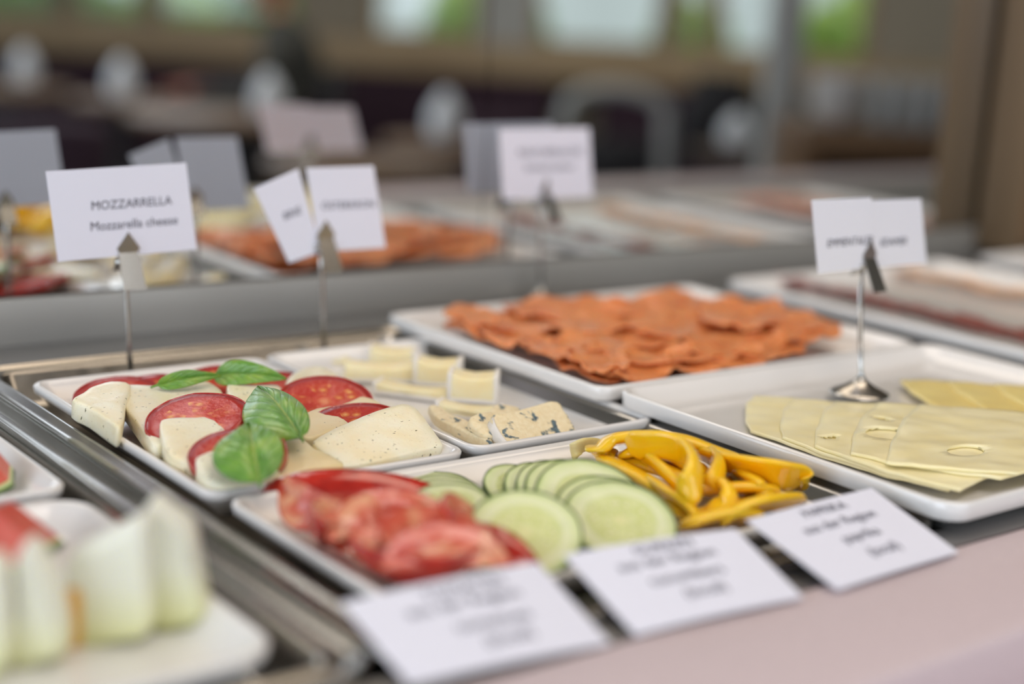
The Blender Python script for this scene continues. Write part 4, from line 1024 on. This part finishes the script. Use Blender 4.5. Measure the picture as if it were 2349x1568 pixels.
# banquettes
def banquette(s0, s1, t, label):
    r = empty('banquette', (ROOM @ Vector(((s0+s1)/2, -t, FZ))), label=label, cat='bench', group='purple wall benches')
    rbox('backrest', s0, s1, t+.30, t+.42, -.62, -.09, MT['purple'], r, .03)
    rbox('seat', s0, s1, t-.15, t+.30, -.56, -.44, MT['purple'], r, .03)
    rbox('base', s0+.03, s1-.03, t-.08, t+.36, FZ, -.56, MT['darkwood'], r)
banquette(sx(-500, 7.3), sx(560, 7.3), 7.25, 'long purple bench under the left windows')
banquette(sx(700, 7.3), sx(1285, 7.3), 7.25, 'purple bench under the windows right of the person')
banquette(sx(1400, 7.3), sx(1745, 7.3), 7.25, 'dark purple bench behind the grey framed chair')
def table(px, py, r_, label, mat='walnut', z=-.16):
    s, t = STz(px, py, z)
    e = empty('round_table', ROOM @ Vector((s, -t, FZ)), label=label, cat='table', group='wooden tables in the dining room')
    lathe('tabletop', [(r_-.01, -.03), (r_, -.025), (r_, -.005), (r_-.008, 0)], MT[mat], e, L(s, t, z), 40)
    lathe('column', [(.03, FZ-z+.03), (.03, -.03)], MT['black'], e, L(s, t, z), 16)
    lathe('foot', [(.22, 0), (.22, .012), (.05, .03)], MT['black'], e, L(s, t, FZ), 24)
    return s, t
table(520, 262, .34, 'round wooden table in front of the left bench')
table(838, 368, .26, 'round wooden table nearest the mirror, in front of the person', z=-.16)
table(10, 196, .27, 'wooden table at the left edge of the mirror view')
table(1775, 345, .27, 'small dark table beside the grey column', 'darkwood')
def napkin(px, py, h, z, label, w_=.060, sill=False, t=None):
    if sill: s, zz = ST(px, py, t); 
    else: s, t = STz(px, py, z); zz = z
    n = 12; vs_, fs = [], []
    for k in range(7):
        u = k/6; rr = w_*(.55+.25*math.sin(PI*u*.9))*(1-u**3*.75)
        for i in range(n):
            a = 2*PI*i/n; q = rr*(1+.22*math.cos(4*a+u)); vs_.append((q*math.cos(a), q*math.sin(a), h*u))
    for k in range(6):
        for i in range(n): fs.append((k*n+i, k*n+(i+1) % n, (k+1)*n+(i+1) % n, (k+1)*n+i))
    fs += [tuple(range(n)), tuple(range(6*n, 7*n))]
    o = mesh('folded_napkin', vs_, fs, MT['napkin'], None, L(s, t, z))
    tag(o, label, 'napkin', 'white folded napkins in the dining room')
napkin(57, 196, .15, -.16, 'white folded napkin on the table at the left edge of the mirror')
napkin(280, 226, .15, -.16, 'white folded napkin standing between the two left tables')
napkin(615, 268, .15, -.16, 'white folded napkin below the seated person')
napkin(1020, 322, .15, -.16, 'white folded napkin right of the nearest round table')
napkin(1690, 335, .11, -.16, 'white folded napkin left of the grey column')
napkin(1860, 335, .10, -.16, 'white folded napkin right of the grey column')
# tables carrying the two napkins that stand apart
for a in ((280, 226, 'wooden table under the second napkin from the left'), (1020, 322, 'wooden table under the napkin right of the nearest round table')):
    table(a[0], a[1], .19, a[2], 'walnut')
# chairs
def tube_chair(px0, px1, py_top, t, label, mat_frame, mat_pad, open_back=True):
    s0, zt = ST(px0, py_top, t); s1, _ = ST(px1, py_top, t)
    cx_ = (s0+s1)/2; hw = (s1-s0)/2
    e = empty('dining_chair', ROOM @ Vector((cx_, -t, FZ)), label=label, cat='chair', group='chairs in the dining room')
    M_ = L(cx_, t, 0)
    r_ = .022
    pts = [(-hw, 0, -.45), (-hw, 0, zt-.10), (-hw+.02, 0, zt-.03), (-hw+.08, 0, zt), (0, 0, zt+.008), (hw-.08, 0, zt), (hw-.02, 0, zt-.03), (hw, 0, zt-.10), (hw, 0, -.45)]
    rodmesh('back_frame', [q for q in catmull([Vector(p) for p in pts], 4, False)], r_, MT[mat_frame], e, 10, M_)
    box('back_pad', (0, .005, -.20 if open_back else -.12), (2*hw-.05, .03, .16 if open_back else .34), MT[mat_pad], e, .01, 2, mw=M_)
    box('seat', (0, -.20, -.45), (2*hw, .40, .05), MT[mat_pad], e, .015, 2, mw=M_)
    for a in (-1, 1):
        for b_ in (-.02, -.38): rodmesh('leg', [(a*(hw-.01), b_, -.45), (a*hw, b_, FZ)], .012, MT[mat_frame], e, 8, M_)
    return e
tube_chair(1300, 1535, 205, 4.6, 'grey tube framed chair with open rounded back', 'column', 'black')
tube_chair(1575, 1735, 215, 5.6, 'black padded chair left of the grey column', 'black', 'black', False)
def armchair(px0, px1, py, t, label):
    s0, zt = ST(px0, py, t); s1, _ = ST(px1, py, t)
    e = empty('armchair', ROOM @ Vector(((s0+s1)/2, -t, FZ)), label=label, cat='armchair', group='purple armchairs')
    rbox('backrest', s0, s1, t-.08, t+.04, -.55, zt, MT['purple'], e, .04)
    rbox('seat', s0, s1, t+.04, t+.5, -.56, -.43, MT['purple'], e, .03)
    for a in (s0+.04, s1-.04):
        for b_ in (t, t+.45): rodmesh('leg', [Vector((a, -b_, -.55)), Vector((a, -b_, FZ))], .02, MT['darkwood'], e, 8, ROOM)
armchair(-90, 255, 262, 4.4, 'dark purple armchair at the lower left of the mirror view')
armchair(1060, 1240, 262, 5.4, 'purple armchair left of the grey framed chair')
# column
s0, _ = ST(1757, 200, 4.2); s1, _ = ST(1832, 200, 4.2)
c_ = box('column', ((s0+s1)/2, -4.2, .5), (s1-s0, .10, 2.8), MT['column'], None, .004, 2, mw=L(0, 0, 0))
tag(c_, kind='structure')
# cabinet with glasses
t = 3.7; s0, ztop = ST(1846, 292, t); s1, _ = ST(2330, 292, t); zt = ST(2060, 300, t)[1]; zn = ST(2060, 368, t)[1]
cb = empty('sideboard', ROOM @ Vector(((s0+s1)/2, -t-.2, FZ)), label='brown wooden sideboard with an open dark niche, carrying glasses', cat='sideboard')
rbox('top', s0, s1, t, t+.45, zn, zt, MT['walnut'], cb, .004)
rbox('side', s0, s0+.04, t, t+.45, FZ, zn, MT['walnut'], cb); rbox('side', s1-.04, s1, t, t+.45, FZ, zn, MT['walnut'], cb)
rbox('back', s0+.04, s1-.04, t+.42, t+.45, FZ, zn, MT['darkwood'], cb); rbox('shelf', s0+.04, s1-.04, t+.02, t+.42, zn-.42, zn-.39, MT['darkwood'], cb)
gl = None; rr = random.Random(4)
for i in range(10):
    s, z = ST(2020+(i % 5)*56, 292, t+.08+.12*(i//5)); zb = zt
    pr = [(.022, 0), (.024, .002), (.028, .12), (.0265, .12), (.0225, .006), (.004, .005)]
    o = lathe('drinking_glass', pr, MT['tumbler'], None, L(s, t+.08+.12*(i//5), zb), 20)
    tag(o, 'clear drinking glass standing in the rows on the brown sideboard', 'glass', 'drinking glasses on the sideboard')
for i in range(7):
    s, _ = ST(1925, 240, t+.15)
    o = lathe('white_bowl', [(.035, 0), (.04, .002), (.075, .035), (.078, .038), (.072, .036), (.036, .006), (.01, .005)], MT['china'], None, L(s, t+.15, zt+.014*i), 28)
    tag(o, 'white bowl in the stack left of the glasses on the sideboard, ' + ['lowest', 'second from below', 'third from below', 'fourth from below', 'third from the top', 'second from the top', 'topmost'][i], 'bowl', 'stacked white bowls')
# ------------------------------------------------------------------ seated person
ps, _ = ST(640, 60, 6.3); pt = 6.3
pm = L(ps, pt, 0)
pe = empty('person', pm @ Vector((0, 0, FZ)), label='person in a charcoal jacket seated in profile by the window', cat='person')
def skinbody(name, verts, edges_, radii, mat, sub=2, root=0):
    me = bpy.data.meshes.new(name); me.from_pydata(verts, edges_, [])
    o = bpy.data.objects.new(name, me); COL.objects.link(o)
    sk = o.modifiers.new('skin', 'SKIN'); sk.use_smooth_shade = True
    for i, r_ in enumerate(radii):
        r_ = r_ if isinstance(r_, tuple) else (r_, r_); me.skin_vertices[0].data[i].radius = r_
    me.skin_vertices[0].data[root].use_root = True
    sb = o.modifiers.new('sub', 'SUBSURF'); sb.levels = sub; sb.render_levels = sub
    dg = bpy.context.evaluated_depsgraph_get(); m2 = bpy.data.meshes.new_from_object(o.evaluated_get(dg)); bpy.data.objects.remove(o)
    return link(name, m2, mat, pe, pm)
# local frame: -x is the way the person faces, z = 0 is 0.9 m above the floor
SEAT = -.45
V_ = [(0.06, 0, SEAT+.10), (.06, 0, SEAT+.26), (.05, 0, SEAT+.42), (.03, 0, SEAT+.54), (.0, 0, SEAT+.60), (-.02, 0, SEAT+.66)]
E_ = [(0, 1), (1, 2), (2, 3), (3, 4), (4, 5)]; Rr = [(.15, .12), (.13, .11), (.16, .12), (.14, .10), (.06, .06), (.052, .052)]
def chain(pts, rs, start):
    k = start
    for p, r_ in zip(pts, rs): V_.append(p); Rr.append(r_); E_.append((k, len(V_)-1)); k = len(V_)-1
    return k
HANDS = []
for sg in (-1, 1):
    chain([(-.20, sg*.10, SEAT+.08), (-.38, sg*.11, SEAT+.04), (-.37, sg*.11, SEAT-.20), (-.38, sg*.11, SEAT-.38), (-.50, sg*.12, SEAT-.42)], [.085, .062, .055, .042, .035], 0)
    k = chain([(.035, sg*.12, SEAT+.515), (.02, sg*.19, SEAT+.46), (-.04, sg*.23, SEAT+.30), (-.26, sg*.17, SEAT+.30), (-.33, sg*.13, SEAT+.30)], [.085, .06, .045, .036, .026], 3)
    k2 = chain([(-.38, sg*.12, SEAT+.30)], [(.032, .016)], k)
    for f in range(4):
        oy = sg*.12 + (f-1.5)*.019; ln = [.036, .043, .040, .031][f]
        chain([(-.42, oy, SEAT+.30), (-.42-ln*.6, oy, SEAT+.292), (-.42-ln, oy, SEAT+.275)], [.009, .008, .007], k2)
    chain([(-.375, sg*.12-sg*.036, SEAT+.292), (-.405, sg*.12-sg*.050, SEAT+.285)], [.010, .008], k)
bd = skinbody('body', V_, E_, Rr, [MT['jacket'], MT['skin'], MT['trousers']], 3)
for pl_ in bd.data.polygons:
    c_ = pl_.center
    pl_.material_index = 1 if (c_.z > SEAT+.625 or (c_.x < -.325 and c_.z > SEAT+.22)) else 2 if c_.z < SEAT+.15 else 0
HC = Vector((-.045, 0, SEAT+.76))
bm = bmesh.new(); bmesh.ops.create_uvsphere(bm, u_segments=28, v_segments=20, radius=1)
for v in bm.verts:
    c = v.co; x, y, z = c.x*.098, c.y*.076, c.z*.118
    if z < 0: x *= 1-.10*(-c.z); y *= 1-.28*(-c.z)
    if c.x < 0:
        n_ = math.exp(-((c.z+.10)/.16)**2-(c.y/.22)**2); x -= .022*n_            # nose
        e_ = math.exp(-((c.z-.10)/.13)**2)*(math.exp(-((c.y-.42)/.18)**2)+math.exp(-((c.y+.42)/.18)**2)); x += .008*e_   # eye sockets
        m_ = math.exp(-((c.z+.50)/.08)**2-(c.y/.35)**2); x -= .005*m_            # lips
    v.co = HC + Vector((x, y, z))
hd = fromb('head', bm, MT['skin'], pe, pm)
for sg in (-1, 1):
    lathe('eye', [(.001, -.010), (.008, -.006), (.011, 0), (.008, .006), (.001, .010)], MT['napkin'], hd, pm @ Matrix.Translation(HC + Vector((-.070, sg*.028, .012))), 12)
    lathe('ear', [(.004, -.028), (.012, -.016), (.015, 0), (.011, .014), (.003, .022)], MT['skin'], hd, pm @ Matrix.Translation(HC + Vector((.01, sg*.076, -.005))), 12)
box('mouth', HC + Vector((-.093, 0, -.058)), (.008, .040, .006), simple('lips', srgb(150, 70, 66), .5), hd, .002, 2, mw=pm)
bm = bmesh.new(); bmesh.ops.create_uvsphere(bm, u_segments=24, v_segments=16, radius=1)
bmesh.ops.delete(bm, geom=[v for v in bm.verts if v.co.z < -.35 or (v.co.x < -.35 and v.co.z < .45)], context='VERTS')
for v in bm.verts: v.co = HC + Vector((v.co.x*.108+.006, v.co.y*.086, v.co.z*.126+.006))*1.0
hr = fromb('hair', bm, MT['hair'], pe, pm); md = hr.modifiers.new('t', 'SOLIDIFY'); md.thickness = .008
# the person's chair
e = empty('dining_chair', pm @ Vector((.1, 0, FZ)), label='dark wooden chair the person sits on', cat='chair', group='chairs in the dining room')
box('seat', (-.02, 0, SEAT-.03), (.42, .42, .04), MT['black'], e, .01, 2, mw=pm)
box('backrest', (.24, 0, SEAT+.22), (.04, .42, .40), MT['black'], e, .01, 2, mw=pm)
for a in (-.2, .22):
    for b_ in (-.18, .18): rodmesh('leg', [(a, b_, SEAT-.03), (a, b_, FZ)], .018, MT['darkwood'], e, 8, pm)
